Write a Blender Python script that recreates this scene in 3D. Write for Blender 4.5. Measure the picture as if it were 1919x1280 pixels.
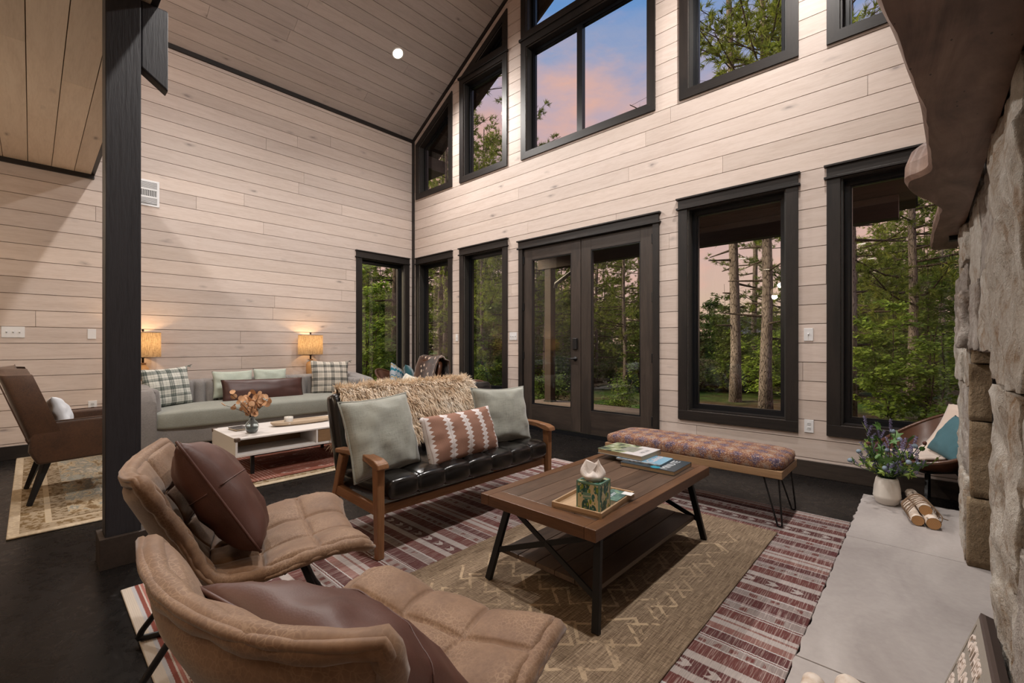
import bpy, bmesh, math, random
from math import sin, cos, pi, radians, sqrt, atan2, exp
from mathutils import Vector, Matrix, Euler, noise as mnoise

S = bpy.context.scene
for o in list(bpy.data.objects):
    bpy.data.objects.remove(o)
COL = S.collection
RNG = random.Random(7)

# ------------------------------------------------------------------ camera
YAW = radians(42.85)
F_PX = 836.0
cam_d = bpy.data.cameras.new('camera')
cam_d.sensor_width = 36.0
cam_d.lens = 36.0 * F_PX / 1919.0
cam_d.shift_y = 6.5 / 1919.0
cam_d.clip_start = 0.02
cam_d.clip_end = 400
cam = bpy.data.objects.new('camera', cam_d)
cam.location = (0, 0, 1.2)
cam.rotation_euler = (pi / 2, 0, YAW)
COL.objects.link(cam)
S.camera = cam

# ------------------------------------------------------------------ world: dusk sky
W = bpy.data.worlds.new('dusk_sky')
S.world = W
W.use_nodes = True
_nt = W.node_tree
_nt.nodes.clear()
def _wn(t, **k):
    n = _nt.nodes.new(t)
    for a, b in k.items():
        setattr(n, a, b)
    return n
_tc = _wn('ShaderNodeTexCoord')
_sep = _wn('ShaderNodeSeparateXYZ')
_nt.links.new(_tc.outputs['Generated'], _sep.inputs[0])
_mp = _wn('ShaderNodeMapping')
_mp.inputs['Scale'].default_value = (1.6, 1.6, 5.5)
_nt.links.new(_tc.outputs['Generated'], _mp.inputs[0])
_nz = _wn('ShaderNodeTexNoise')
_nz.inputs['Scale'].default_value = 1.7
_nz.inputs['Detail'].default_value = 6
_nz.inputs['Roughness'].default_value = 0.55
_nt.links.new(_mp.outputs[0], _nz.inputs['Vector'])
_m1 = _wn('ShaderNodeMath', operation='MULTIPLY_ADD')
_nt.links.new(_nz.outputs['Fac'], _m1.inputs[0])
_m1.inputs[1].default_value = -0.34
_m1.inputs[2].default_value = 0.17
_m2 = _wn('ShaderNodeMath', operation='ADD')
_nt.links.new(_sep.outputs[2], _m2.inputs[0])
_nt.links.new(_m1.outputs[0], _m2.inputs[1])
_rp = _wn('ShaderNodeValToRGB')
_cr = _rp.color_ramp
_stops = [(0.0, (.80, .56, .40)), (0.18, (.80, .52, .46)), (0.36, (.78, .47, .45)), (0.46, (.62, .47, .55)),
          (0.52, (.36, .42, .64)), (0.60, (.17, .35, .70)), (1.0, (.09, .24, .58))]
while len(_cr.elements) < len(_stops):
    _cr.elements.new(0.5)
for e, (p, c) in zip(_cr.elements, _stops):
    e.position = p
    e.color = (*c, 1)
_nt.links.new(_m2.outputs[0], _rp.inputs[0])
# sunlit cloud banks low over the wood
_mp2 = _wn('ShaderNodeMapping')
_mp2.inputs['Scale'].default_value = (2.2, 2.2, 6.0)
_mp2.inputs['Location'].default_value = (3.1, 1.7, .4)
_nt.links.new(_tc.outputs['Generated'], _mp2.inputs[0])
_nz2 = _wn('ShaderNodeTexNoise')
_nz2.inputs['Scale'].default_value = 2.3
_nz2.inputs['Detail'].default_value = 7
_nz2.inputs['Roughness'].default_value = 0.6
_nt.links.new(_mp2.outputs[0], _nz2.inputs['Vector'])
_cm = _wn('ShaderNodeMapRange')
for _i, _v in enumerate((.46, .66, 0.0, .85)): _cm.inputs[1+_i].default_value = _v
_nt.links.new(_nz2.outputs['Fac'], _cm.inputs[0])
_cz = _wn('ShaderNodeMapRange')
for _i, _v in enumerate((.62, .46, 0.0, 1.0)): _cz.inputs[1+_i].default_value = _v
_nt.links.new(_m2.outputs[0], _cz.inputs[0])
_cx = _wn('ShaderNodeMath', operation='MULTIPLY')
_nt.links.new(_cm.outputs[0], _cx.inputs[0]); _nt.links.new(_cz.outputs[0], _cx.inputs[1])
_cmix = _wn('ShaderNodeMix', data_type='RGBA')
_nt.links.new(_cx.outputs[0], _cmix.inputs[0]); _nt.links.new(_rp.outputs[0], _cmix.inputs[6]); _cmix.inputs[7].default_value = (.95, .52, .40, 1)
_bg = _wn('ShaderNodeBackground')
_bg.inputs['Strength'].default_value = 1.0
_nt.links.new(_cmix.outputs[2], _bg.inputs['Color'])
_wo = _wn('ShaderNodeOutputWorld')
_nt.links.new(_bg.outputs[0], _wo.inputs['Surface'])

# afterglow: low, very soft warm light over the roof onto the wood
_sd = bpy.data.lights.new('afterglow', 'SUN')
_sd.energy = 8.0
_sd.angle = radians(35)
_sd.color = (1.0, .80, .52)
_so = bpy.data.objects.new('afterglow', _sd)
_so.rotation_euler = Vector((-.62, -.58, .52)).to_track_quat('Z', 'Y').to_euler()
_so.location = (0, -20, 20)
COL.objects.link(_so)

S.view_settings.view_transform = 'Standard'
S.view_settings.look = 'None'
S.view_settings.gamma = 1.0
S.view_settings.use_curve_mapping = False
S.view_settings.exposure = 0.0
S.cycles.use_denoising = True
S.cycles.max_bounces = 8
S.cycles.diffuse_bounces = 4
S.cycles.glossy_bounces = 4
S.cycles.transparent_max_bounces = 24
S.cycles.sample_clamp_indirect = 6.0
S.cycles.caustics_reflective = False
S.cycles.caustics_refractive = False

# ------------------------------------------------------------------ constants of the room
A = 7.02            # wall_left at x = -A
B = 4.85            # wall_front (windows) at y = B
XR = 0.46           # wall_right
YB = -4.6           # wall_back
RX = -3.29          # ridge line
TAN = 0.577
EAVE = 5.0
RIDGE = EAVE + TAN * (RX + A)
PHI = math.atan(TAN)
WT = 0.17           # wall thickness
ROW = 0.1757
ROW0 = 0.164

# ------------------------------------------------------------------ helpers: objects
def link(o, parent=None):
    COL.objects.link(o)
    if parent is not None:
        o.parent = parent
    return o

def tag(o, label=None, cat=None, group=None, kind=None):
    if label: o['label'] = label
    if cat: o['category'] = cat
    if group: o['group'] = group
    if kind: o['kind'] = kind
    return o

def thing(name, loc, label, cat, rz=0.0, group=None, rot=None):
    o = bpy.data.objects.new(name, None)
    o.empty_display_size = 0.1
    o.location = loc
    o.rotation_euler = rot if rot else (0, 0, rz)
    link(o)
    return tag(o, label, cat, group)

def struct(name, loc=(0, 0, 0)):
    o = bpy.data.objects.new(name, None)
    o.location = loc
    link(o)
    o['kind'] = 'structure'
    return o

def copy_tree(o, parent=None):
    c = o.copy()
    COL.objects.link(c)
    c.parent = parent
    for ch in list(o.children):
        copy_tree(ch, c)
    return c

class MB:
    """collects geometry, then builds one mesh object"""
    def __init__(s):
        s.v = []; s.f = []; s.m = []
        s.mi = 0
    def add(s, vs, fs):
        b = len(s.v)
        s.v.extend([tuple(p) for p in vs])
        for f in fs:
            s.f.append(tuple(i + b for i in f)); s.m.append(s.mi)
        return b
    def box(s, x0, y0, z0, x1, y1, z1, M=None):
        vs = [(x0,y0,z0),(x1,y0,z0),(x1,y1,z0),(x0,y1,z0),(x0,y0,z1),(x1,y0,z1),(x1,y1,z1),(x0,y1,z1)]
        if M is not None: vs = [M @ Vector(p) for p in vs]
        s.add(vs, [(3,2,1,0),(4,5,6,7),(0,1,5,4),(1,2,6,5),(2,3,7,6),(3,0,4,7)])
        return s
    def prism(s, poly, mapf, d0, d1):
        """convex/simple polygon (u,v) extruded between depth d0 and d1; mapf(u,v,d)->xyz"""
        n = len(poly)
        vs = [mapf(u, v, d0) for u, v in poly] + [mapf(u, v, d1) for u, v in poly]
        fs = [tuple(range(n)), tuple(range(2*n-1, n-1, -1))]
        for i in range(n):
            j = (i+1) % n
            fs.append((i, i+n, j+n, j))
        s.add(vs, fs)
        return s
    def tube(s, path, r, n=8, caps=True, radii=None, flat=None):
        """round tube along a path of points; flat=(a,b) gives an elliptical/rect-ish section"""
        P = [Vector(p) for p in path]
        k = len(P)
        T = []
        for i in range(k):
            a = P[max(0, i-1)]; b = P[min(k-1, i+1)]
            t = (b - a)
            T.append(t.normalized() if t.length > 1e-9 else Vector((0,0,1)))
        up = Vector((0,0,1)) if abs(T[0].z) < .9 else Vector((1,0,0))
        N = (up - T[0]*up.dot(T[0])).normalized()
        base = len(s.v)
        rings = []
        for i in range(k):
            if i:
                N = N - T[i]*N.dot(T[i])
                if N.length < 1e-6: N = T[i].orthogonal()
                N.normalize()
            Bn = T[i].cross(N)
            rr = radii[i] if radii else r
            ring = []
            for q in range(n):
                a = 2*pi*q/n
                ring.append(P[i] + N*cos(a)*rr + Bn*sin(a)*rr)
            rings.append(ring)
        vs = [p for ring in rings for p in ring]
        fs = []
        for i in range(k-1):
            for q in range(n):
                q2 = (q+1) % n
                fs.append((i*n+q, i*n+q2, (i+1)*n+q2, (i+1)*n+q))
        if caps:
            fs.append(tuple(range(n-1, -1, -1)))
            fs.append(tuple(range((k-1)*n, k*n)))
        s.add(vs, fs)
        return s
    def bar(s, p0, p1, w, h, up=(0,0,1), w1=None, h1=None):
        """rectangular bar from p0 to p1, w across, h along up"""
        p0 = Vector(p0); p1 = Vector(p1)
        t = (p1-p0).normalized(); u = Vector(up)
        if abs(t.dot(u)) > .98: u = Vector((1,0,0))
        a = t.cross(u).normalized(); b = a.cross(t).normalized()
        w1 = w if w1 is None else w1; h1 = h if h1 is None else h1
        vs = []
        for p, ww, hh in ((p0,w,h),(p1,w1,h1)):
            for sx, sy in ((-1,-1),(1,-1),(1,1),(-1,1)):
                vs.append(p + a*sx*ww/2 + b*sy*hh/2)
        s.add(vs, [(3,2,1,0),(4,5,6,7),(0,1,5,4),(1,2,6,5),(2,3,7,6),(3,0,4,7)])
        return s
    def lathe(s, prof, n=24, c=(0,0,0), caps=True):
        k = len(prof)
        vs = []
        for r, z in prof:
            for q in range(n):
                a = 2*pi*q/n
                vs.append((c[0]+r*cos(a), c[1]+r*sin(a), c[2]+z))
        fs = []
        for i in range(k-1):
            for q in range(n):
                q2 = (q+1) % n
                fs.append((i*n+q, i*n+q2, (i+1)*n+q2, (i+1)*n+q))
        if caps:
            fs.append(tuple(range(n-1,-1,-1))); fs.append(tuple(range((k-1)*n, k*n)))
        s.add(vs, fs)
        return s
    def grid(s, fn, nu, nv, wrapu=False, wrapv=False):
        """fn(u,v) in 0..1"""
        U = nu if wrapu else nu+1
        V = nv if wrapv else nv+1
        vs = [fn(i/nu, j/nv) for j in range(V) for i in range(U)]
        fs = []
        for j in range(nv):
            for i in range(nu):
                a = j*U+i; b = j*U+(i+1) % U
                c = ((j+1) % V)*U+(i+1) % U; d = ((j+1) % V)*U+i
                fs.append((a,b,c,d))
        s.add(vs, fs)
        return s
    def build(s, name, mat, parent=None, smooth=False, bevel=0, seg=2, subsurf=0, loc=None, rot=None, kind=None, label=None, recalc=True, auto=None, weld=False):
        me = bpy.data.meshes.new(name)
        me.from_pydata(s.v, [], s.f)
        mats = mat if isinstance(mat, (list, tuple)) else [mat]
        for m in mats: me.materials.append(m)
        if len(mats) > 1:
            me.polygons.foreach_set('material_index', s.m)
        if recalc or weld:
            bm = bmesh.new(); bm.from_mesh(me)
            if weld: bmesh.ops.remove_doubles(bm, verts=bm.verts, dist=1e-5)
            if recalc: bmesh.ops.recalc_face_normals(bm, faces=bm.faces)
            bm.to_mesh(me); bm.free()
        if smooth:
            me.polygons.foreach_set('use_smooth', [True]*len(me.polygons))
        me.update()
        o = bpy.data.objects.new(name, me)
        if loc: o.location = loc
        if rot: o.rotation_euler = rot
        link(o, parent)
        if bevel:
            b = o.modifiers.new('bevel', 'BEVEL'); b.width = bevel; b.segments = seg
            b.limit_method = 'ANGLE'; b.angle_limit = radians(40)
        if subsurf:
            m = o.modifiers.new('sub', 'SUBSURF'); m.levels = subsurf; m.render_levels = subsurf
        if kind: o['kind'] = kind
        if label: o['label'] = label
        return o

def mesh_copy(src, name, parent, loc=None, rot=None, scale=None):
    o = bpy.data.objects.new(name, src.data)
    link(o, parent)
    if loc is not None: o.location = loc
    if rot is not None: o.rotation_euler = rot
    if scale is not None: o.scale = scale
    return o

def arc(c, r, a0, a1, n, ax='xz'):
    out = []
    for i in range(n+1):
        a = a0+(a1-a0)*i/n
        p = [c[0], c[1], c[2]]
        p['xyz'.index(ax[0])] += r*cos(a); p['xyz'.index(ax[1])] += r*sin(a)
        out.append(tuple(p))
    return out

def smooth_path(pts, n=6):
    """Catmull-Rom through pts"""
    P = [Vector(p) for p in pts]
    P = [P[0]*2-P[1]] + P + [P[-1]*2-P[-2]]
    out = []
    for i in range(1, len(P)-2):
        for k in range(n):
            t = k/n
            out.append(.5*((2*P[i]) + (P[i+1]-P[i-1])*t + (2*P[i-1]-5*P[i]+4*P[i+1]-P[i+2])*t*t + (3*P[i]-P[i-1]-3*P[i+1]+P[i+2])*t**3))
    out.append(P[-2])
    return out

def fbm(x, y, z, o=4):
    return mnoise.fractal(Vector((x, y, z)), 1.0, 2.0, o)

# ------------------------------------------------------------------ helpers: materials
class NM:
    def __init__(s, name, color=(.5,.5,.5), rough=.5, metal=0.0, spec=.5):
        s.mat = bpy.data.materials.new(name)
        s.mat.use_nodes = True
        s.t = s.mat.node_tree
        s.b = s.t.nodes['Principled BSDF']
        s.out = s.t.nodes['Material Output']
        s.set('Base Color', (*color, 1)); s.set('Roughness', rough); s.set('Metallic', metal)
        s.set('Specular IOR Level', spec)
    def set(s, k, v):
        if hasattr(v, 'links') or hasattr(v, 'is_output'):
            s.t.links.new(v, s.b.inputs[k])
        else:
            s.b.inputs[k].default_value = v
        return s
    def n(s, typ, **k):
        n = s.t.nodes.new(typ)
        for a, b in k.items(): setattr(n, a, b)
        return n
    def put(s, sock, v):
        if hasattr(v, 'is_output'): s.t.links.new(v, sock)
        elif v is not None: sock.default_value = v
    def coord(s, kind='Object', scale=(1,1,1), rot=(0,0,0), loc=None, rnd=False):
        tc = s.n('ShaderNodeTexCoord')
        v = tc.outputs[kind]
        if rnd:
            oi = s.n('ShaderNodeObjectInfo')
            mu = s.n('ShaderNodeVectorMath', operation='MULTIPLY_ADD')
            cb = s.n('ShaderNodeCombineXYZ')
            for i in range(3): s.t.links.new(oi.outputs['Random'], cb.inputs[i])
            s.t.links.new(cb.outputs[0], mu.inputs[0])
            mu.inputs[1].default_value = (37.0, 53.0, 71.0)
            s.t.links.new(v, mu.inputs[2])
            v = mu.outputs[0]
        mp = s.n('ShaderNodeMapping')
        mp.inputs['Scale'].default_value = scale
        mp.inputs['Rotation'].default_value = rot
        if loc: mp.inputs['Location'].default_value = loc
        s.t.links.new(v, mp.inputs[0])
        return mp.outputs[0]
    def noise(s, vec, scale=5, detail=4, rough=.5, dist=0.0, out='Fac'):
        n = s.n('ShaderNodeTexNoise')
        s.put(n.inputs['Vector'], vec)
        n.inputs['Scale'].default_value = scale; n.inputs['Detail'].default_value = detail
        n.inputs['Roughness'].default_value = rough; n.inputs['Distortion'].default_value = dist
        return n.outputs[out]
    def voro(s, vec, scale=5, feature='F1', out='Distance', rnd=1.0, metric='EUCLIDEAN'):
        n = s.n('ShaderNodeTexVoronoi', feature=feature)
        if feature not in ('DISTANCE_TO_EDGE', 'N_SPHERE_RADIUS'): n.distance = metric
        s.put(n.inputs['Vector'], vec)
        n.inputs['Scale'].default_value = scale; n.inputs['Randomness'].default_value = rnd
        return n.outputs[out]
    def wave(s, vec, scale=5, dist=2, detail=2, bands='X', dscale=1.0, profile='SIN', typ='BANDS'):
        n = s.n('ShaderNodeTexWave', wave_type=typ, wave_profile=profile)
        if typ == 'BANDS': n.bands_direction = bands
        s.put(n.inputs['Vector'], vec)
        n.inputs['Scale'].default_value = scale; n.inputs['Distortion'].default_value = dist
        n.inputs['Detail'].default_value = detail; n.inputs['Detail Scale'].default_value = dscale
        return n.outputs['Fac']
    def ramp(s, fac, stops, interp='LINEAR'):
        n = s.n('ShaderNodeValToRGB')
        r = n.color_ramp; r.interpolation = interp
        while len(r.elements) < len(stops): r.elements.new(.5)
        while len(r.elements) > len(stops): r.elements.remove(r.elements[-1])
        for e, (p, c) in zip(r.elements, stops):
            e.position = p
            e.color = (*c, 1) if isinstance(c, (tuple, list)) else (c, c, c, 1)
        s.put(n.inputs[0], fac)
        return n.outputs[0]
    def mix(s, fac, a, b, blend='MIX'):
        n = s.n('ShaderNodeMix', data_type='RGBA', blend_type=blend)
        s.put(n.inputs[0], fac)
        for sock, v in ((n.inputs[6], a), (n.inputs[7], b)):
            if isinstance(v, (tuple, list)): v = (*v[:3], 1)
            s.put(sock, v)
        return n.outputs[2]
    def math(s, op, a, b=None, c=None, clamp=False):
        n = s.n('ShaderNodeMath', operation=op); n.use_clamp = clamp
        s.put(n.inputs[0], a)
        if b is not None: s.put(n.inputs[1], b)
        if c is not None: s.put(n.inputs[2], c)
        return n.outputs[0]
    def xyz(s, vec):
        n = s.n('ShaderNodeSeparateXYZ'); s.t.links.new(vec, n.inputs[0])
        return n.outputs[0], n.outputs[1], n.outputs[2]
    def comb(s, x=0.0, y=0.0, z=0.0):
        n = s.n('ShaderNodeCombineXYZ')
        for i, v in enumerate((x, y, z)): s.put(n.inputs[i], v)
        return n.outputs[0]
    def rand(s):
        return s.n('ShaderNodeObjectInfo').outputs['Random']
    def maprange(s, v, a, b, c=0.0, d=1.0):
        n = s.n('ShaderNodeMapRange')
        s.put(n.inputs[0], v)
        for i, x in enumerate((a, b, c, d)): n.inputs[1+i].default_value = x
        return n.outputs[0]
    def bump(s, h, strength=.3, dist=.01):
        n = s.n('ShaderNodeBump')
        n.inputs['Strength'].default_value = strength; n.inputs['Distance'].default_value = dist
        s.put(n.inputs['Height'], h)
        s.t.links.new(n.outputs[0], s.b.inputs['Normal'])
        return s

AX = {'x': (1, 6, 6), 'y': (6, 1, 6), 'z': (6, 6, 1)}
def wood(name, c0, c1, axis='x', rough=.5, scale=4.0, knots=None, rnd=True, tint=None, grain=.5, bump=.15, vary=.25, spec=.4, cdark=None):
    """planed timber: streaks along the axis, rings, optional knots, each piece its own tone"""
    m = NM(name, rough=rough, spec=spec)
    st = tuple(.9 if a == 1 else 9.0 for a in AX[axis])
    v = m.coord('Object', st, rnd=rnd)
    g1 = m.noise(v, scale, 6, .62, .6)
    g2 = m.noise(v, scale*6, 3, .6)
    g = m.math('MULTIPLY_ADD', g2, grain, m.math('MULTIPLY', g1, 1.0-grain*.5))
    col = m.ramp(g, [(.28, c0), (.72, c1)])
    if cdark is not None:
        v3 = m.coord('Object', tuple(.5 if a == 1 else 3.0 for a in AX[axis]), rnd=rnd)
        d = m.ramp(m.noise(v3, scale*.7, 4, .6, 1.0), [(.48, 0.0), (.62, 1.0)])
        col = m.mix(m.math('MULTIPLY', d, .6), col, cdark)
    if rnd and vary:
        r = m.rand()
        col = m.mix(1.0, col, m.ramp(r, [(0, 1.0-vary), (1, 1.0+vary*.4)]), 'MULTIPLY')
        if tint:
            r2 = m.math('FRACT', m.math('MULTIPLY', r, 7.31))
            col = m.mix(m.math('MULTIPLY', r2, .45), col, tint, 'MULTIPLY')
    if knots is not None:
        ks = tuple(2.0 if a == 1 else 5.0 for a in AX[axis])
        kv = m.coord('Object', ks, rnd=rnd)
        kv2 = m.n('ShaderNodeVectorMath', operation='ADD')
        m.t.links.new(kv, kv2.inputs[0])
        kn = m.noise(kv, 3.0, 2, .5, out='Color')
        sc = m.n('ShaderNodeVectorMath', operation='SCALE'); sc.inputs['Scale'].default_value = .25
        m.t.links.new(kn, sc.inputs[0]); m.t.links.new(sc.outputs[0], kv2.inputs[1])
        n = m.n('ShaderNodeTexVoronoi'); m.t.links.new(kv2.outputs[0], n.inputs['Vector']); n.inputs['Scale'].default_value = 1.25
        sel = m.math('GREATER_THAN', m.xyz(n.outputs['Color'])[0], .52)
        k = m.math('MULTIPLY', m.ramp(n.outputs['Distance'], [(.05, 1.0), (.085, .45), (.20, 0.0)]), sel)
        col = m.mix(m.math('MULTIPLY', k, .75), col, knots)
    m.set('Base Color', col)
    if bump: m.bump(g, bump, .004)
    return m.mat

def plain(name, c, rough=.5, metal=0.0, spec=.5, noise=None, bump=None, sheen=0.0, coat=0.0):
    m = NM(name, c, rough, metal, spec)
    if noise:
        sc, amt = noise
        v = m.coord('Object')
        f = m.noise(v, sc, 5, .6)
        m.set('Base Color', m.mix(1.0, (*c, 1), m.ramp(f, [(.25, 1-amt), (.75, 1+amt)]), 'MULTIPLY'))
    if bump:
        sc, st = bump
        m.bump(m.noise(m.coord('Object'), sc, 4, .6), st, .003)
    if sheen:
        m.set('Sheen Weight', sheen); m.set('Sheen Roughness', .5)
    if coat:
        m.set('Coat Weight', coat); m.set('Coat Roughness', .15)
    return m.mat

def emis(name, c, strength):
    m = NM(name, c)
    m.set('Emission Color', (*c, 1)); m.set('Emission Strength', strength)
    return m.mat

def weave(name, c0, c1, scale=240, rough=.9, sheen=.3, slub=.35, bump=.25):
    """woven cloth with slubs"""
    m = NM(name, rough=rough, spec=.2)
    v = m.coord('Object')
    a = m.noise(m.coord('Object', (1, 1, 14)), scale*.25, 3, .6)
    b = m.noise(m.coord('Object', (14, 14, 1)), scale*.25, 3, .6)
    f = m.math('MULTIPLY', m.math('ADD', a, b), .5)
    big = m.noise(v, 6, 3)
    f2 = m.math('MULTIPLY_ADD', big, slub*.5, m.math('MULTIPLY', f, 1.0))
    m.set('Base Color', m.ramp(f2, [(.42, c0), (.72, c1)]))
    m.set('Sheen Weight', sheen)
    m.bump(f, bump, .003)
    return m.mat

def glass(name, tint=(1,1,1), refl=1.0, ior=1.45):
    m = NM(name)
    m.t.nodes.remove(m.b)
    tr = m.n('ShaderNodeBsdfTransparent'); tr.inputs[0].default_value = (*tint, 1)
    gl = m.n('ShaderNodeBsdfGlossy'); gl.inputs['Roughness'].default_value = 0.0
    lw = m.n('ShaderNodeLayerWeight'); lw.inputs[0].default_value = .5
    mx = m.n('ShaderNodeMixShader')
    f = m.math('MULTIPLY_ADD', m.math('POWER', lw.outputs['Facing'], 5.0), .9*refl, .04*refl)
    m.t.links.new(f, mx.inputs[0]); m.t.links.new(tr.outputs[0], mx.inputs[1]); m.t.links.new(gl.outputs[0], mx.inputs[2])
    m.t.links.new(mx.outputs[0], m.out.inputs['Surface'])
    return m.mat

# ------------------------------------------------------------------ room materials
PINE = {a: wood('whitewashed_pine_'+a, (.53,.42,.355), (.67,.565,.50), a, rough=.55, scale=2.2, knots=(.20,.165,.155), tint=(.88,.90,.95), vary=.12, bump=.06) for a in 'xy'}
PINE_LOW = PINE['x']
GROOVE = plain('groove_shade_pine', (.30,.20,.14), .9)  # dark backing: shade of the plank gaps put into its colour
TRIM = {a: wood('espresso_trim_'+a, (.0065,.0052,.0048), (.022,.0165,.014), a, rough=.46, scale=2.5, vary=.2, bump=.12, cdark=(.005,.0045,.0045)) for a in 'xyz'}
DOORW = {a: wood('stained_alder_'+a, (.020,.015,.0125), (.056,.042,.034), a, rough=.42, scale=1.6, vary=.2, bump=.08, cdark=(.018,.015,.014)) for a in 'xz'}
JAMB = wood('weathered_jamb_z', (.010,.0095,.0085), (.030,.028,.025), 'z', rough=.5, scale=3, vary=.2)
FRAME = plain('black_window_frame', (.006,.007,.009), .28)
PANE = glass('window_glass', (.93,.95,.95), 1.0)
POSTW = wood('charcoal_timber', (.007,.007,.009), (.022,.021,.025), 'z', rough=.5, scale=1.5, rnd=False, bump=.6, grain=.8)
BROWN = {a: wood('porch_cedar_'+a, (.022,.009,.005), (.055,.023,.011), a, rough=.6, scale=2.5, vary=.25) for a in 'xyz'}

def floor_mat():
    m = NM('stained_polished_concrete', rough=.22, spec=.16)
    v = m.coord('Object')
    a = m.noise(v, 1.4, 8, .65, .8)
    b = m.noise(m.coord('Object', (1,1,1)), 9, 8, .72, 1.5)
    c = m.ramp(a, [(.35, (.0045,.0040,.0040)), (.62, (.009,.0078,.0074)), (.8, (.016,.013,.012))])
    w = m.ramp(b, [(.60, 0.0), (.74, 1.0)])
    m.set('Base Color', m.mix(m.math('MULTIPLY', w, .30), c, (.085,.082,.085)))
    m.set('Roughness', m.ramp(b, [(.3, .20), (.7, .38)]))
    m.bump(m.noise(v, 3.0, 4), .05, .01)
    return m.mat
FLOOR = floor_mat()

# ------------------------------------------------------------------ polygon tools for boarded walls
def clip_half(poly, a, b, c, keep=1):
    """keep part of convex polygon where keep*(a*u+b*v-c) <= 0"""
    out = []
    n = len(poly)
    for i in range(n):
        p, q = poly[i], poly[(i+1) % n]
        dp = keep*(a*p[0]+b*p[1]-c); dq = keep*(a*q[0]+b*q[1]-c)
        if dp <= 1e-9: out.append(p)
        if (dp < -1e-9 and dq > 1e-9) or (dp > 1e-9 and dq < -1e-9):
            t = dp/(dp-dq)
            out.append((p[0]+(q[0]-p[0])*t, p[1]+(q[1]-p[1])*t))
    return out
def area(poly):
    return .5*sum(poly[i][0]*poly[(i+1) % len(poly)][1]-poly[(i+1) % len(poly)][0]*poly[i][1] for i in range(len(poly))) if len(poly) > 2 else 0
def halfplanes(poly):
    if area(poly) < 0: poly = poly[::-1]
    out = []
    for i in range(len(poly)):
        (x0, y0), (x1, y1) = poly[i], poly[(i+1) % len(poly)]
        a, b = (y1-y0), -(x1-x0)
        out.append((a, b, a*x0+b*y0))
    return out
def clip_in(poly, conv):
    for a, b, c in halfplanes(conv):
        poly = clip_half(poly, a, b, c, 1)
        if len(poly) < 3: return []
    return poly
def subtract(polys, conv):
    hp = halfplanes(conv)
    res = []
    for poly in polys:
        rem = poly
        if len(clip_in(poly, conv)) < 3 or abs(area(clip_in(poly, conv))) < 1e-6:
            res.append(poly); continue
        for a, b, c in hp:
            outp = clip_half(rem, a, b, c, -1)
            if len(outp) >= 3 and abs(area(outp)) > 1e-5: res.append(outp)
            rem = clip_half(rem, a, b, c, 1)
            if len(rem) < 3: break
    return res
def inset(poly, ws):
    """inset a convex polygon by ws[i] per edge"""
    if area(poly) < 0: poly = poly[::-1]; ws = ws[::-1]
    n = len(poly); L = []
    for i in range(n):
        (x0, y0), (x1, y1) = poly[i], poly[(i+1) % n]
        l = math.hypot(x1-x0, y1-y0); a, b = (y1-y0)/l, -(x1-x0)/l
        L.append((a, b, a*x0+b*y0-ws[i]))
    out = []
    for i in range(n):
        a1, b1, c1 = L[i-1]; a2, b2, c2 = L[i]
        d = a1*b2-a2*b1
        out.append(((c1*b2-c2*b1)/d, (a1*c2-a2*c1)/d))
    return out
def rect(u0, v0, u1, v1): return [(u0,v0),(u1,v0),(u1,v1),(u0,v1)]

MF = lambda u, v, d: (u, B+d, v)            # front wall: depth goes outward
ML = lambda u, v, d: (-A-d, u, v)           # left wall
def MCL(u, s, d):                           # left ceiling slope; depth goes up/out
    return (-A+s*cos(PHI)-d*sin(PHI), u, EAVE+s*sin(PHI)+d*cos(PHI))
def MCR(u, s, d):
    return (2*RX+A-s*cos(PHI)+d*sin(PHI), u, EAVE+s*sin(PHI)+d*cos(PHI))

# openings ----------------------------------------------------------
CW = .10                                    # casing width
HD = 2.80; SILL = .39; USILL = 3.88; UCAP = 5.60
LOWER = [(-6.915,-5.872), (-5.675,-4.585), (-1.995,-.867), (-.650,.42)]
DOORX = (-4.355,-2.215)
def rake(u, off=.0):                        # height of the ceiling line on wall_front
    return EAVE+TAN*(u+A)-off if u < RX else EAVE+TAN*((2*RX+A)-u)-off
OFF = .17
# polygon windows: outer casing outline
U1 = [(-6.915,USILL),(-5.872,USILL),(-5.872,rake(-5.872,OFF)),(-6.915,rake(-6.915,OFF))]
U2 = rect(-5.675,USILL,-4.59,UCAP)
U2T = [(-A+(UCAP+.02-EAVE+OFF)/TAN, UCAP+.02), (-4.59, UCAP+.02), (-4.59, rake(-4.59, OFF))]
U3 = rect(-4.31,USILL,-2.262,UCAP-.02)
U3T = [(-4.31,UCAP),(-2.262,UCAP),(-2.262,rake(-2.262,OFF)),(RX,rake(RX,OFF)),(-4.31,rake(-4.31,OFF))]
mir = lambda P: [(2*RX-u, v) for u, v in P][::-1]
U4 = rect(-1.985,USILL,-.865,UCAP)
U4T = [(-1.985, UCAP+.02), (2*RX+A-(UCAP+.02-EAVE+OFF)/TAN, UCAP+.02), (-1.985, rake(-1.985, OFF))]
U5 = [(-.65,USILL),(.36,USILL),(.36,rake(.36,OFF)),(-.65,rake(-.65,OFF))]

open_front = []
for x0, x1 in LOWER: open_front.append(rect(x0+CW, SILL+CW, x1-CW, HD-.125))
open_front.append(rect(DOORX[0]+.075, -.1, DOORX[1]-.075, HD-.20))
for P in (U1, U2, U2T, U3, U3T, U4, U4T, U5): open_front.append(inset(P, [CW*.95]*len(P)))
W1 = (3.712, 4.76)
open_left = [rect(W1[0]+CW, SILL+CW, W1[1]-CW, HD-.125)]

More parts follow.
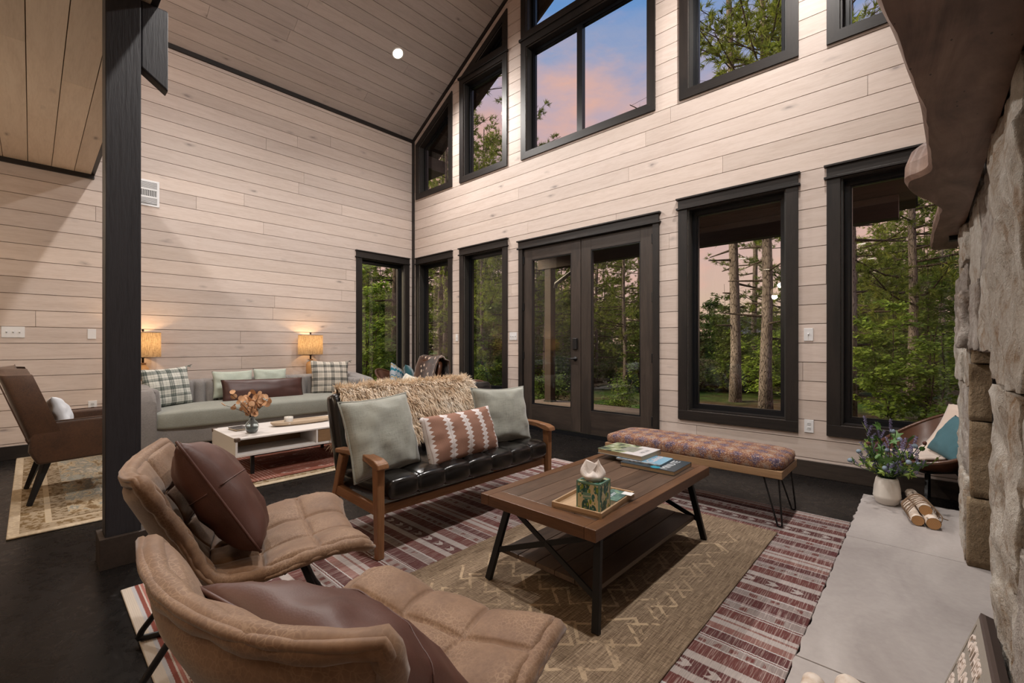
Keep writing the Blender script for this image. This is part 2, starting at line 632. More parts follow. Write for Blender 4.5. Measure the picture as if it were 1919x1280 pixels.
def boarded_wall(name, outline, openings, mapf, mat, rows, jseed, thick=.018, gap=.006, u0=None, u1=None, core=True, corethick=WT):
    w = struct(name)
    pieces = [outline]
    for op in openings: pieces = subtract(pieces, op)
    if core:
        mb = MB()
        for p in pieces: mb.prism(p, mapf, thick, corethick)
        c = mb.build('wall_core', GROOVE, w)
    r = random.Random(jseed)
    for (v0, v1) in rows:
        us = [p[0] for p in outline]
        a, b = min(us), max(us)
        # butt joints
        cuts = [a]
        x = a + r.uniform(1.8, 5.5)
        while x < b-.8:
            cuts.append(x); x += r.uniform(3.4, 5.5)
        cuts.append(b)
        for c0, c1 in zip(cuts[:-1], cuts[1:]):
            strip = clip_in(rect(c0+(.0015 if c0 > a else 0), v0+gap/2, c1-(.0015 if c1 < b else 0), v1-gap/2), outline)
            if len(strip) < 3: continue
            ps = [strip]
            for op in openings: ps = subtract(ps, op)
            ps = [p for p in ps if abs(area(p)) > 4e-4]
            # group touching pieces into one board
            ps.sort(key=lambda p: min(q[0] for q in p))
            groups = []
            for p in ps:
                lo, hi = min(q[0] for q in p), max(q[0] for q in p)
                if groups and lo <= groups[-1][1]+1e-4:
                    groups[-1][0].append(p); groups[-1][1] = max(groups[-1][1], hi)
                else: groups.append([[p], hi])
            for g, _ in groups:
                mb = MB()
                for p in g: mb.prism(p, mapf, 0.0, thick-.0005)
                mb.build('plank', mat, w)
    return w

rows = []
v = ROW0-ROW
while v < RIDGE:
    rows.append((v, v+ROW)); v += ROW
gable = [(-A, 0.0), (XR, 0.0), (XR, rake(XR)), (RX, RIDGE), (-A, EAVE)]
boarded_wall('wall_front', gable, open_front, MF, PINE['x'], rows, 11)
boarded_wall('wall_left', rect(YB, 0, B, EAVE+.02), open_left, ML, PINE['y'], [q for q in rows if q[0] < EAVE], 5)

# ceiling ------------------------------------------------------------
SL = (RX+A)/cos(PHI)
crow = []
s_ = 0.0
while s_ < SL:
    crow.append((s_, min(s_+ROW, SL))); s_ += ROW
CEIL = wood('ceiling_pine_y', (.42,.36,.325), (.54,.48,.445), 'y', rough=.55, scale=2.2, knots=(.20,.16,.145), tint=(.84,.87,.93), vary=.14, bump=.06)
boarded_wall('ceiling', rect(YB, 0, B, SL), [], MCL, CEIL, crow, 23, corethick=.12)
cr = struct('ceiling_far_slope')
MB().prism(rect(YB, 0, B, SL), MCR, 0, .12).build('ceiling_panel', CEIL, cr)

# floor --------------------------------------------------------------
fl = MB(); fl.box(-A-.1, YB, -.12, XR+.1, B+.16, 0)
tag(fl.build('floor', FLOOR), kind='structure')
# walls behind the camera
tag(MB().box(XR, YB, 0, XR+.15, B, rake(XR)+.1).build('wall_right', PINE['y']), kind='structure')
tag(MB().prism(gable, lambda u, v, d: (u, YB-d, v), 0, .15).build('wall_back', PINE['x']), kind='structure')

# trims --------------------------------------------------------------
def trim(name, mb, axis): return tag(mb.build(name, TRIM[axis], bevel=.003), kind='structure')
trim('trim_1', MB().box(-A, B-.028, 0.0, -A+.055, B, EAVE-.01), 'z')
trim('trim_2', MB().box(-A, 0.47, EAVE-.045, -A+.03, B-.03, EAVE+.012), 'y')
trim('trim_3', MB().prism([(-A,EAVE-.055),(RX,RIDGE-.055),(RX,RIDGE+.01),(-A,EAVE+.01)], MF, -.03, 0), 'x')
trim('trim_4', MB().prism([(RX,RIDGE-.055),(XR,rake(XR,.055)),(XR,rake(XR)+.01),(RX,RIDGE+.01)], MF, -.03, 0), 'x')
BBH = .142
trim('baseboard_left', MB().box(-A, YB, 0, -A+.022, B-.03, BBH), 'y')
bb = struct('baseboard_front')
for u0, u1 in ((-A+.06, DOORX[0]), (DOORX[1], XR)):
    MB().box(u0, B-.022, 0, u1, B, BBH).build('baseboard_run', wood('espresso_base_x', (.020,.015,.012), (.055,.041,.033), 'x', rough=.45, scale=2.0, vary=.2, cdark=(.012,.010,.009)), bb, bevel=.003)

# loft over the left-hand part of the room ----------------------------
LZ = 3.15; LY = .465
loft = struct('ceiling_loft')
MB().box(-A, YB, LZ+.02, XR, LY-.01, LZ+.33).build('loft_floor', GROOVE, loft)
SOFF = wood('soffit_pine_x', (.60,.47,.35), (.74,.61,.48), 'x', rough=.55, scale=2.0, knots=(.2,.14,.1), tint=(.9,.9,.88), vary=.12, bump=.06)
y = LY
k = 0
while y > YB+.2:
    r = random.Random(k)
    xm = r.uniform(-5.2, -1.2)
    w_ = .14 if k == 0 else ROW
    for a, b in ((-A+.005, xm-.002), (xm, XR)):
        MB().box(a, y-w_+.005, LZ, b, y, LZ+.018).build('soffit_plank', SOFF, loft)
    y -= w_; k += 1
trim('trim_5', MB().box(-A, YB, LZ-.05, -A+.03, LY+.03, LZ), 'y')
trim('trim_6', MB().box(-A, LY, LZ-.0, XR, LY+.035, LZ+.36), 'x')

# windows --------------------------------------------------------------
WN = [0]
def seg_box(mb, mapf, u0, v0, u1, v1, d0, d1):
    mb.prism(rect(u0, v0, u1, v1), mapf, d0, d1)
    return mb
GD0, GD1, GDP = .095, .155, .125             # frame depth, pane depth
def window_fit(w, mapf, op, ax, mull=None, fw=.042):
    """jamb lining, black frame and pane for a convex opening polygon"""
    n = len(op)
    inn = inset(op, [.016]*n)
    if area(op) < 0: op = op[::-1]
    for i in range(n):
        j = (i+1) % n
        vert = abs(op[i][0]-op[j][0]) < .05
        MB().prism([op[i], op[j], inn[j], inn[i]], mapf, .002, WT).build('jamb', JAMB if vert else TRIM[ax], w)
    fr = inset(inn, [fw]*n)
    for i in range(n):
        j = (i+1) % n
        MB().prism([inn[i], inn[j], fr[j], fr[i]], mapf, GD0, GD1).build('frame', FRAME, w)
    fr2 = inset(fr, [.012]*n)
    for i in range(n):
        j = (i+1) % n
        MB().prism([fr[i], fr[j], fr2[j], fr2[i]], mapf, GD0+.018, GD1).build('glazing_bead', FRAME, w)
    if mull is not None:
        vs = [p[1] for p in fr]
        m0 = clip_in(rect(mull-.042, min(vs), mull+.042, max(vs)), fr)
        MB().prism(m0, mapf, GD0-.01, GD1).build('mullion', FRAME, w)
        for side in (rect(-99, -99, mull-.042, 99), rect(mull+.042, -99, 99, 99)):
            MB().prism(clip_in(fr, side), mapf, GDP, GDP+.006).build('pane', PANE, w)
    else:
        MB().prism(fr, mapf, GDP, GDP+.006).build('pane', PANE, w)

def rect_window(u0, u1, v0, v1, mapf, ax, header=True, mull=None, capside=(1, 1)):
    WN[0] += 1
    w = struct('window_%d' % WN[0])
    T = .022
    hd = .125 if header else CW*.95
    seg_box(MB(), mapf, u0, v0+CW, u0+CW, v1-hd, -T, 0).build('casing', TRIM['z'], w, bevel=.002)
    seg_box(MB(), mapf, u1-CW, v0+CW, u1, v1-hd, -T, 0).build('casing', TRIM['z'], w, bevel=.002)
    seg_box(MB(), mapf, u0, v0, u1, v0+CW, -T-.002, 0).build('apron', TRIM[ax], w, bevel=.002)
    if header:
        seg_box(MB(), mapf, u0, v1-hd+.02, u1, v1-.018, -T-.004, 0).build('header', TRIM[ax], w, bevel=.002)
        e0, e1 = .018*capside[0], .018*capside[1]
        seg_box(MB(), mapf, u0-e0, v1-.018, u1+e1, v1, -T-.024, 0).build('header_cap', TRIM[ax], w, bevel=.002)
        seg_box(MB(), mapf, u0-e0, v1-hd, u1+e1, v1-hd+.02, -T-.018, 0).build('header_bead', TRIM[ax], w, bevel=.002)
    else:
        seg_box(MB(), mapf, u0, v1-hd, u1, v1, -T, 0).build('casing', TRIM[ax], w, bevel=.002)
    window_fit(w, mapf, rect(u0+CW, v0+CW, u1-CW, v1-hd), ax, mull)
    return w
def poly_window(P, mapf, ax, mull=None):
    WN[0] += 1
    w = struct('window_%d' % WN[0])
    if area(P) < 0: P = P[::-1]
    n = len(P)
    inn = inset(P, [CW*.95]*n)
    for i in range(n):
        j = (i+1) % n
        vert = abs(P[i][0]-P[j][0]) < .05
        MB().prism([P[i], P[j], inn[j], inn[i]], mapf, -.022, 0).build('casing', TRIM['z' if vert else ax], w)
    window_fit(w, mapf, inn, ax, mull)
    return w

rect_window(W1[0], W1[1], SILL, HD, ML, 'y', capside=(1, 0))
for i, (x0, x1) in enumerate(LOWER):
    rect_window(x0, x1, SILL, HD, MF, 'x', capside=(0 if i == 0 else 1, 1))
poly_window(U1, MF, 'x')
poly_window(U2, MF, 'x'); poly_window(U2T, MF, 'x')
poly_window(U3, MF, 'x', mull=-3.36); poly_window(U3T, MF, 'x')
poly_window(U4, MF, 'x'); poly_window(U4T, MF, 'x')
poly_window(U5, MF, 'x')
# projecting caps over the upper windows
for i, (x0, x1) in enumerate(((-5.675,-4.59), (-4.31,-2.262), (-1.985,-.865))):
    o = trim('trim_%d' % (7+i), MB().prism(rect(x0-.02, UCAP-.018, x1+.02, UCAP+.018), MF, -.045, -.0), 'x')

# french doors -----------------------------------------------------------
d = struct('door_1')
x0, x1 = DOORX
T = .022
for a, b in ((x0, x0+.075), (x1-.075, x1)):
    seg_box(MB(), MF, a, 0, b, HD-.20, -T, 0).build('casing', TRIM['z'], d, bevel=.002)
DH = HD-.09
seg_box(MB(), MF, x0, DH-.105, x1, DH-.018, -T-.004, 0).build('header', TRIM['x'], d, bevel=.002)
seg_box(MB(), MF, x0-.02, DH-.018, x1+.02, DH, -T-.024, 0).build('header_cap', TRIM['x'], d, bevel=.002)
seg_box(MB(), MF, x0-.02, DH-.125, x1+.02, DH-.105, -T-.018, 0).build('header_bead', TRIM['x'], d, bevel=.002)
seg_box(MB(), MF, x0+.05, .0, x1-.05, .055, .005, .12).build('threshold', FRAME, d)
for a, b in ((x0+.06, x0+.085), (x1-.085, x1-.06)):
    seg_box(MB(), MF, a, 0, b, DH-.11, .0, WT).build('jamb', TRIM['z'], d)
seg_box(MB(), MF, x0+.06, DH-.13, x1-.06, DH-.105, .0, WT).build('jamb', TRIM['x'], d)
xm = (x0+x1)/2
LEAFZ = (.068, DH-.135)
for side in (0, 1):
    l0, l1 = (x0+.087, xm-.004) if side == 0 else (xm+.004, x1-.087)
    z0, z1 = LEAFZ
    st = .15; tr = .16; br = .29
    leaf = MB()
    lo = bpy.data.objects.new('door_leaf', None); link(lo, d)
    D0, D1 = .006, .052
    seg_box(MB(), MF, l0, z0, l0+st, z1, D0, D1).build('stile', DOORW['z'], lo, bevel=.002)
    seg_box(MB(), MF, l1-st, z0, l1, z1, D0, D1).build('stile', DOORW['z'], lo, bevel=.002)
    seg_box(MB(), MF, l0+st, z0, l1-st, z0+br, D0, D1).build('rail', DOORW['x'], lo, bevel=.002)
    seg_box(MB(), MF, l0+st, z1-tr, l1-st, z1, D0, D1).build('rail', DOORW['x'], lo, bevel=.002)
    op = rect(l0+st, z0+br, l1-st, z1-tr); inn = inset(op, [.014]*4)
    for i in range(4):
        j = (i+1) % 4
        MB().prism([op[i], op[j], inn[j], inn[i]], MF, D0+.004, D1).build('glazing_bead', FRAME, lo)
    MB().prism(inn, MF, .028, .034).build('pane', PANE, lo)
    hx = l0-.004 if side == 0 else l1+.004
    for hz in (.32, 1.05, 1.75, 2.42):
        seg_box(MB(), MF, hx-.012, hz-.055, hx+.012, hz+.055, -.010, .01).build('hinge', FRAME, d, bevel=.003)
    if side == 0:
        BLK = plain('matte_black_metal', (.008,.008,.009), .4)
        seg_box(MB(), MF, l1-.115, 1.14, l1-.045, 1.29, -.02, D0).build('deadbolt', BLK, lo, bevel=.008)
        h = MB()
        h.lathe([(.0,-.001),(.03,0),(.03,.012),(.012,.016),(.012,.05),(.0,.05)], 20)
        hv = [(x, -z, y) for x, y, z in h.v]; h.v = hv
        h.tube([(0,-.045,0),(-.03,-.05,0),(-.11,-.05,.0)], .009, 8, radii=[.011,.010,.007])
        h.build('lever_handle', BLK, lo, smooth=True, loc=(l1-.08, B+D0, 1.02))

# post that carries the loft -------------------------------------------------
pt = thing('timber_post', (-3.30, .345, 0), 'tall charcoal square timber post with boxed plinth between wing chair and sofa', 'post')
MB().box(-.075,-.075,.0,.075,.075,LZ-.002).build('shaft', POSTW, pt, bevel=.006)
PL = wood('plinth_board', (.020,.014,.011), (.042,.030,.024), 'x', rough=.45, scale=2, rnd=True)
for n_, (a, b, c, d_) in enumerate(((.075,-.1,.1,.1), (-.1,-.1,-.075,.1), (-.075,-.1,.075,-.075), (-.075,.075,.075,.1))):
    MB().box(a, b, 0, c, d_, .165).build('plinth_board', PL, pt, bevel=.002)
sis = MB()
zb = 2.68
sis.add([(-.03,.077,zb+.09),(.055,.077,zb+.09),(.055,.077,LZ-.002),(-.03,.077,LZ-.002),(-.03,.20,zb),(.055,.20,zb),(.055,.20,LZ-.002),(-.03,.20,LZ-.002)],
        [(0,1,2,3),(7,6,5,4),(0,4,5,1),(1,5,6,2),(2,6,7,3),(3,7,4,0)])
sis.build('side_timber', POSTW, pt, bevel=.008)

# recessed lights -----------------------------------------------------------
def can_light(name, loc, nrm, power, label, color=(1,.945,.895), r=.075, group=None, spot=None):
    t = thing(name, loc, label, 'light', group=group)
    q = Vector((0,0,-1)).rotation_difference(Vector(nrm))
    t.rotation_mode = 'QUATERNION'; t.rotation_quaternion = q
    mb = MB(); mb.lathe([(r,.004),(r+.022,.0),(r+.022,-.006),(r,-.008),(r-.004,.004)], 28, caps=False)
    mb.build('trim_ring', plain('white_can_trim', (.8,.78,.75), .4), t, smooth=True)
    MB().lathe([(.0,-.002),(r-.002,-.002),(r-.002,.004),(0,.004)], 28).build('lens', emis('lens_glow', (1,.88,.72), 14), t)
    ld = bpy.data.lights.new('lamp', 'SPOT'); ld.energy = power; ld.color = color
    ld.spot_size = radians(150) if spot is None else spot; ld.spot_blend = 1.0; ld.shadow_soft_size = r
    lo = bpy.data.objects.new('lamp', ld); link(lo, t); lo.location = (0,0,-.1)
    return t
NL = (sin(PHI), 0, -cos(PHI)); NR = (-sin(PHI), 0, -cos(PHI))
CANW = 470
can_light('recessed_light', MCL(3.80, (-5.90+A)/cos(PHI), -.004), NL, CANW, 'glowing round recessed light in the sloped plank ceiling')
for (sl, yy, ss, wh) in ((0, 1.5, 1.29, 'left slope over the grey sofa'), (0, -1.2, 1.29, 'left slope over the loft'), (1, 3.8, 1.29, 'right slope near the window wall'), (1, 1.5, 1.29, 'right slope over the chimney breast'), (1, -1.2, 1.29, 'right slope over the loft')):
    M_, N_ = ((MCL, NL), (MCR, NR))[sl]
    can_light('recessed_light', M_(yy, ss, -.004), N_, CANW, 'round recessed light on the '+wh, group='recessed lights outside the view')
for xx, wx in ((-5.6, 'by the left wall'), (-3.0, 'along the middle'), (-.9, 'by the right wall')):
    for yy, wy in ((-.9, 'front row'), (-2.9, 'back row')):
        can_light('recessed_light', (xx, yy, LZ-.003), (0,0,-1), 25, 'warm recessed light under the loft, '+wy+' '+wx, color=(1,.66,.36), group='recessed lights under the loft')
# added pendants, unseen behind the viewer, to light the loft soffit
for (px_, py_, wh) in ((-5.2, -1.5, 'nearer the left wall'), (-2.6, -1.9, 'nearer the middle of the house')):
    pd = thing('added_pendant', (px_, py_, LZ-.001), 'added globe pendant lighting the soffit behind the viewer, '+wh, 'lamp', group='added pendants under the loft')
    MB().lathe([(0,0),(.06,0),(.055,-.02),(0,-.025)], 20).build('canopy', plain('pendant_black', (.01,.01,.01), .4), pd, smooth=True)
    MB().tube([(0,0,-.02),(0,0,-.62)], .003, 6).build('cord', plain('pendant_cord', (.01,.01,.01), .6), pd)
    gm_ = NM('pendant_globe_glow', (1,.8,.55)); gm_.set('Emission Color', (1,.70,.40,1)); gm_.set('Emission Strength', 2.0)
    mb = MB(); mb.grid(lambda u, v: (.09*cos(2*pi*u)*sin(pi*v), .09*sin(2*pi*u)*sin(pi*v), -.70+.09*cos(pi*v)), 24, 14, wrapu=True); mb.build('globe', gm_.mat, pd, smooth=True)
    for dz in (-.82, -.56):
        ld = bpy.data.lights.new('pendant_fill', 'POINT'); ld.energy = 20; ld.color = (1,.83,.64); ld.shadow_soft_size = .06  # added fill above and below the globe
        lo = bpy.data.objects.new('pendant_fill', ld); link(lo, pd); lo.location = (.12 if dz > -.7 else 0, 0, dz)

# ------------------------------------------------------------------ outside
def ray_xy(px, depth):
    u = (px-959.5)/F_PX
    sy, cy = sin(YAW), cos(YAW)
    return ((-sy+cy*u)*depth, (cy+sy*u)*depth)

def ground_mat():
    m = NM('woodland_floor', rough=.95, spec=.1)
    v = m.coord('Object')
    a = m.noise(v, .25, 6, .6); b = m.noise(v, 3.0, 6, .7)
    c = m.ramp(b, [(.3, (.035,.022,.012)), (.55, (.075,.050,.028)), (.75, (.12,.085,.05))])
    g = m.ramp(b, [(.3, (.02,.045,.01)), (.7, (.07,.13,.025))])
    m.set('Base Color', m.mix(m.ramp(a, [(.45, 0.0), (.6, 1.0)]), c, g))
    m.bump(b, .6, .05)
    return m.mat
gm = MB()
def gfn(u, v):
    x = -85+u*150; y = B+.2+v*110
    return (x, y, -.42+.10*fbm(x*.1, y*.1, 0)+(.012*(y-20) if y > 20 else 0))
gm.grid(gfn, 50, 40)
gm.box(-60, -30, -.6, -A-.2, B+.3, -.44)
tag(gm.build('ground', ground_mat()), kind='structure')

# deck
dk = struct('floor_deck')
DECKW = wood('weathered_deck_x', (.10,.070,.055), (.23,.17,.14), 'x', rough=.75, scale=2.5, vary=.25)
y = B+.19
while y < 8.1:
    MB().box(-6.5, y, -.085, 1.2, y+.135, -.05).build('deck_board', DECKW, dk, bevel=.003)
    y += .141
MB().box(-6.5, B+.2, -.40, 1.2, 8.1, -.09).build('deck_joists', BROWN['x'], dk)
MB().box(-6.52, 8.1, -.40, 1.22, 8.14, -.05).build('deck_fascia', BROWN['x'], dk)

# porch roof and posts
pr = struct('porch_roof')
MB().box(-6.35, 7.70, 2.87, -.26, 7.88, 3.17).build('beam', BROWN['x'], pr, bevel=.006)
y0_, z0_, y1_, z1_ = B+WT, 3.62, 8.35, 3.10
n_ = 22
for i in range(n_):
    a, b = i/n_, (i+1)/n_
    MB().add
    mb = MB()
    ya, yb = y0_+(y1_-y0_)*a, y0_+(y1_-y0_)*b-.006
    za, zb = z0_+(z1_-z0_)*a, z0_+(z1_-z0_)*b
    mb.add([(-6.5,ya,za),(-.1,ya,za),(-.1,yb,zb),(-6.5,yb,zb),(-6.5,ya,za+.02),(-.1,ya,za+.02),(-.1,yb,zb+.02),(-6.5,yb,zb+.02)],
           [(3,2,1,0),(4,5,6,7),(0,1,5,4),(1,2,6,5),(2,3,7,6),(3,0,4,7)])
    mb.build('soffit_board', BROWN['x'], pr)
mb = MB()
mb.add([(-6.52,y0_,z0_+.021),(-.08,y0_,z0_+.021),(-.08,y1_+.03,z1_+.021),(-6.52,y1_+.03,z1_+.021),(-6.52,y0_,z0_+.12),(-.08,y0_,z0_+.12),(-.08,y1_+.03,z1_+.12),(-6.52,y1_+.03,z1_+.12)],
       [(3,2,1,0),(4,5,6,7),(0,1,5,4),(1,2,6,5),(2,3,7,6),(3,0,4,7)])
mb.build('roof_deck', plain('dark_roofing', (.02,.018,.017), .8), pr)
PPOST = wood('dark_red_post_z', (.012,.0042,.002), (.030,.011,.005), 'z', rough=.6, scale=2.5)
for x, lab in ((-6.09, 'reddish brown square porch post seen through the left door leaf'), (-3.33, 'square porch post standing on the deck behind the wall beside the doors')):
    p = thing('porch_post', (x, 7.80, -.05), lab, 'post')
    MB().box(-.085,-.085,0,.085,.085,2.92).build('shaft', PPOST, p, bevel=.006)
    MB().box(-.10,-.10,0,.10,.10,.03).build('base_plate', plain('black_bracket', (.01,.01,.01), .5), p)
    if x < -5:
        MB().box(.086,-.03,.30,.098,.03,.42).build('outlet_box', plain('grey_box', (.05,.05,.05), .5), p)
# rain pipe elbow by the porch post
ds = MB(); ds.tube([(0,0,0),(.02,0,.10),(.40,.05,.32),(.46,.05,.45)], .045, 8)
tag(ds.build('downspout', plain('downspout_metal', (.10,.10,.10), .35, .6), loc=(-5.93, 7.78, 2.44), smooth=True), 'grey metal downspout elbow at the top of the porch post', 'downspout')

# gable and eave overhang of the main roof
ov = struct('roof_overhang')
for M_, nm in ((MCL, 0), (MCR, 1)):
    k_ = 26
    for i in range(k_):
        s0, s1 = -.8+(SL+.8)*i/k_, -.8+(SL+.8)*(i+1)/k_-.006
        MB().prism(rect(B+WT, s0, B+WT+.42, s1), M_, .0, .02).build('soffit_board', BROWN['y'], ov)
    MB().prism(rect(B+WT, -.8, B+WT+.45, SL+.02), M_, .021, .14).build('roof_deck', plain('dark_roofing_b', (.02,.018,.017), .8), ov)
    MB().prism(rect(B+WT+.42, -.85, B+WT+.46, SL+.02), M_, -.10, .14).build('rake_board', BROWN['y'], ov)
MB().prism(rect(YB, -.8, B+WT, 0), MCL, .0, .14).build('eave_soffit', BROWN['y'], ov)
MB().box(-A-.45, B+WT, 4.55, -A+.12, B+WT+.5, 4.78).build('eave_bracket', BROWN['x'], ov)

# ---- trees ----
def bark(name, c0, c1):
    m = NM(name, rough=.95, spec=.15)
    v = m.coord('Object', (1,1,.16))
    e = m.voro(v, 38, 'DISTANCE_TO_EDGE')
    n = m.noise(v, 8, 5, .65)
    col = m.mix(m.ramp(e, [(.0, 0.0), (.10, 1.0)]), (c0[0]*.45,c0[1]*.45,c0[2]*.45), m.ramp(n, [(.3, c0), (.7, c1)]))
    m.set('Base Color', col)
    m.bump(m.math('MINIMUM', e, .12), 1.0, .15)
    return m.mat
BARK = bark('pine_bark', (.16,.125,.108), (.34,.285,.26))
BARKD = bark('dark_bark', (.06,.045,.035), (.15,.115,.09))
def leafmat(name, c0, c1, c2, trans=.45):
    m = NM(name, rough=.55, spec=.3)
    v = m.coord('Object')
    f = m.noise(v, 1.3, 4, .6)
    g = m.noise(v, 23, 2, .5)
    c = m.ramp(m.math('MULTIPLY_ADD', g, .55, m.math('MULTIPLY', f, .6)), [(.36, c0), (.56, c1), (.78, c2)])
    c = m.mix(1.0, c, m.ramp(m.rand(), [(0, .75), (1, 1.2)]), 'MULTIPLY')
    m.set('Base Color', c)
    tl = m.n('ShaderNodeBsdfTranslucent'); m.t.links.new(c, tl.inputs[0])
    mx = m.n('ShaderNodeMixShader'); mx.inputs[0].default_value = trans
    m.t.links.new(m.b.outputs[0], mx.inputs[1]); m.t.links.new(tl.outputs[0], mx.inputs[2])
    m.t.links.new(mx.outputs[0], m.out.inputs['Surface'])
    return m.mat
NEEDLE = leafmat('pine_needles', (.08,.13,.022), (.19,.25,.04), (.42,.43,.08))
NEEDLED = leafmat('dark_pine_needles', (.05,.09,.02), (.12,.17,.035), (.28,.30,.06))
LEAF = leafmat('maple_leaves', (.14,.24,.035), (.27,.39,.06), (.46,.53,.10))
LEAFD = leafmat('understory_leaves', (.06,.115,.025), (.15,.225,.045), (.32,.37,.08))
GRASSM = leafmat('bunch_grass', (.05,.09,.02), (.10,.16,.035), (.2,.24,.06))

def pine_meshes(seed, h, clear, dens, r0, mat):
    """returns a source thing (trunk, branches, foliage meshes)"""
    r = random.Random(seed)
    tr = MB(); pth = []; rad = []
    lean = (r.uniform(-.02,.02), r.uniform(-.02,.02))
    for i in range(13):
        t = i/12
        pth.append((lean[0]*h*t*t+.03*sin(i*1.3+seed), lean[1]*h*t*t+.03*cos(i*1.1+seed), h*t))
        rad.append(r0*(1.25 if i == 0 else 1.0)*(1-.85*t)+.01)
    tr.tube(pth, r0, 10, radii=rad)
    def at(z):
        t = z/h*12; i = min(11, int(t)); f = t-i
        return Vector(pth[i])*(1-f)+Vector(pth[i+1])*f
    br = MB(); fo = MB()
    z = clear*.35
    while z < h*.985:
        t = max(0, (z-clear)/(h-clear))
        live = z > clear or r.random() < .15
        L = (1.0+2.3*(1-t)**.8)*r.uniform(.6, 1.15) if live else r.uniform(.3, 1.3)
        a = r.uniform(0, 2*pi)
        p = at(z); dv = Vector((cos(a), sin(a), 0))
        rise = r.uniform(.0, .35) if t > .3 else r.uniform(-.15, .2)
        pts = [p, p+dv*L*.5+Vector((0,0,rise*L*.4)), p+dv*L+Vector((0,0,rise*L*.8+.15*L*live))]
        pts = smooth_path(pts, 3)
        br.tube(pts, .02, 4, caps=False, radii=[.008+.028*(1-t)*(1-i/len(pts)) for i in range(len(pts))])
        if live:
            nc = int(dens*(4+L*4.6))
            for c in range(nc):
                f = r.uniform(.3, 1.0)
                k = min(len(pts)-2, int(f*(len(pts)-1)))
                q = Vector(pts[k]).lerp(Vector(pts[k+1]), f*(len(pts)-1)-k)
                tip = q+Vector((r.gauss(0,.22), r.gauss(0,.22), r.gauss(.05,.12)))*(.5+.5*L/2)
                br.tube([q, tip], .004, 3, caps=False)
                ax = (tip-q+Vector((0,0,.1))+dv*.15).normalized()
                for nd in range(20):
                    th = r.uniform(0, 2*pi)
                    ort = ax.orthogonal().normalized(); bt = ax.cross(ort)
                    dirn = (ax*r.uniform(.2, 1.0)+ort*cos(th)*r.uniform(.4, .9)+bt*sin(th)*r.uniform(.4, .9)).normalized()
                    ln = r.uniform(.13, .22)
                    side = dirn.cross(Vector((r.gauss(0,1), r.gauss(0,1), r.gauss(0,1)))).normalized()*.013
                    b0 = tip-ax*r.uniform(0, .13)
                    e = b0+dirn*ln
                    fo.add([b0-side, b0+side, e], [(0,1,2)])
        z += (.30 if live else .45)*r.uniform(.4, 1.4)/max(.5, dens)
    t = bpy.data.objects.new('pine_tree', None)
    COL.objects.link(t)
    tr.build('trunk', BARK if mat is NEEDLE else BARKD, t, smooth=True, recalc=False)
    br.build('branches', BARKD, t, smooth=True, recalc=False, kind='stuff')
    fo.build('needles', mat, t, recalc=False, kind='stuff')
    return t

def broadleaf(seed, h, w, nleaf, mat, size=.085, stems=3, name='shrub'):
    r = random.Random(seed)
    br = MB(); lf = MB()
    ends = []
    for s in range(stems):
        a = r.uniform(0, 2*pi); sp = w*.32*r.random()
        base = Vector((r.gauss(0,.06), r.gauss(0,.06), 0))
        top = Vector((cos(a)*sp, sin(a)*sp, h*r.uniform(.75, 1.0)))
        pts = smooth_path([base, base.lerp(top, .5)+Vector((r.gauss(0,.08), r.gauss(0,.08), 0)), top], 4)
        br.tube(pts, .02, 5, caps=False, radii=[.022*(1-.8*i/len(pts)) for i in range(len(pts))])
        nb = int(9*h)
        for b in range(nb):
            f = r.uniform(.12, 1.0); k = min(len(pts)-2, int(f*(len(pts)-1)))
            q = Vector(pts[k]); a2 = r.uniform(0, 2*pi)
            L = w*.5*r.uniform(.5, 1.0)*(1.15-.7*f)
            e = q+Vector((cos(a2)*L, sin(a2)*L, L*r.uniform(-.05, .6)))
            br.tube([q, q.lerp(e, .55)+Vector((0,0,.05)), e], .006, 3, caps=False)
            ends.append((q, e))
    for i in range(nleaf):
        q, e = ends[r.randrange(len(ends))]
        f = 1-abs(r.gauss(0, .35))
        p = q.lerp(e, max(.1, f))+Vector((r.gauss(0,.07), r.gauss(0,.07), r.gauss(0,.05)))
        s = size*r.uniform(.6, 1.25)
        th = r.uniform(0, 2*pi)
        d = Vector((cos(th), sin(th), r.uniform(-.6, .15))).normalized()
        sd = d.cross(Vector((r.gauss(0,.35), r.gauss(0,.35), 1))).normalized()
        up = sd.cross(d)
        m1 = p+d*s*.45
        lf.add([p, m1+sd*s*.48+up*s*.1, p+d*s*1.15-up*s*.1, m1-sd*s*.48+up*s*.1], [(0,1,2),(0,2,3)])
    t = bpy.data.objects.new(name, None)
    COL.objects.link(t)
    br.build('stems', BARKD, t, smooth=True, recalc=False, kind='stuff')
    lf.build('leaves', mat, t, recalc=False, kind='stuff')
    return t

PV = [pine_meshes(1, 17, 6.0, 1.0, .125, NEEDLE), pine_meshes(2, 14, 3.2, 1.15, .12, NEEDLE), pine_meshes(3, 19, 8.5, 1.0, .14, NEEDLED),
      pine_meshes(4, 9, 1.0, 1.35, .085, NEEDLED), pine_meshes(5, 12, 1.5, 1.25, .10, NEEDLE), pine_meshes(6, 13, 4.7, 1.5, .135, NEEDLE)]
PH = [17, 14, 19, 9, 12, 13]
def cap(k, px, depth, s):
    lim = .47 if 850 < px < 950 else (RNG.choice((.14, .22, .41)) if 950 <= px < 1250 else (.085 if 1280 < px < 1500 else 99))
    return min(s, (1.2+.46+lim*depth)/PH[k])
SV = [broadleaf(11, 2.6, 2.2, 2600, LEAF, .10, 4), broadleaf(12, 3.6, 2.0, 3000, LEAFD, .11, 3), broadleaf(13, 1.3, 1.5, 1500, LEAFD, .07, 5), broadleaf(14, 4.6, 2.4, 3600, LEAF, .12, 2), broadleaf(15, 5.5, 3.0, 4200, LEAFD, .11, 3)]
USED = set()
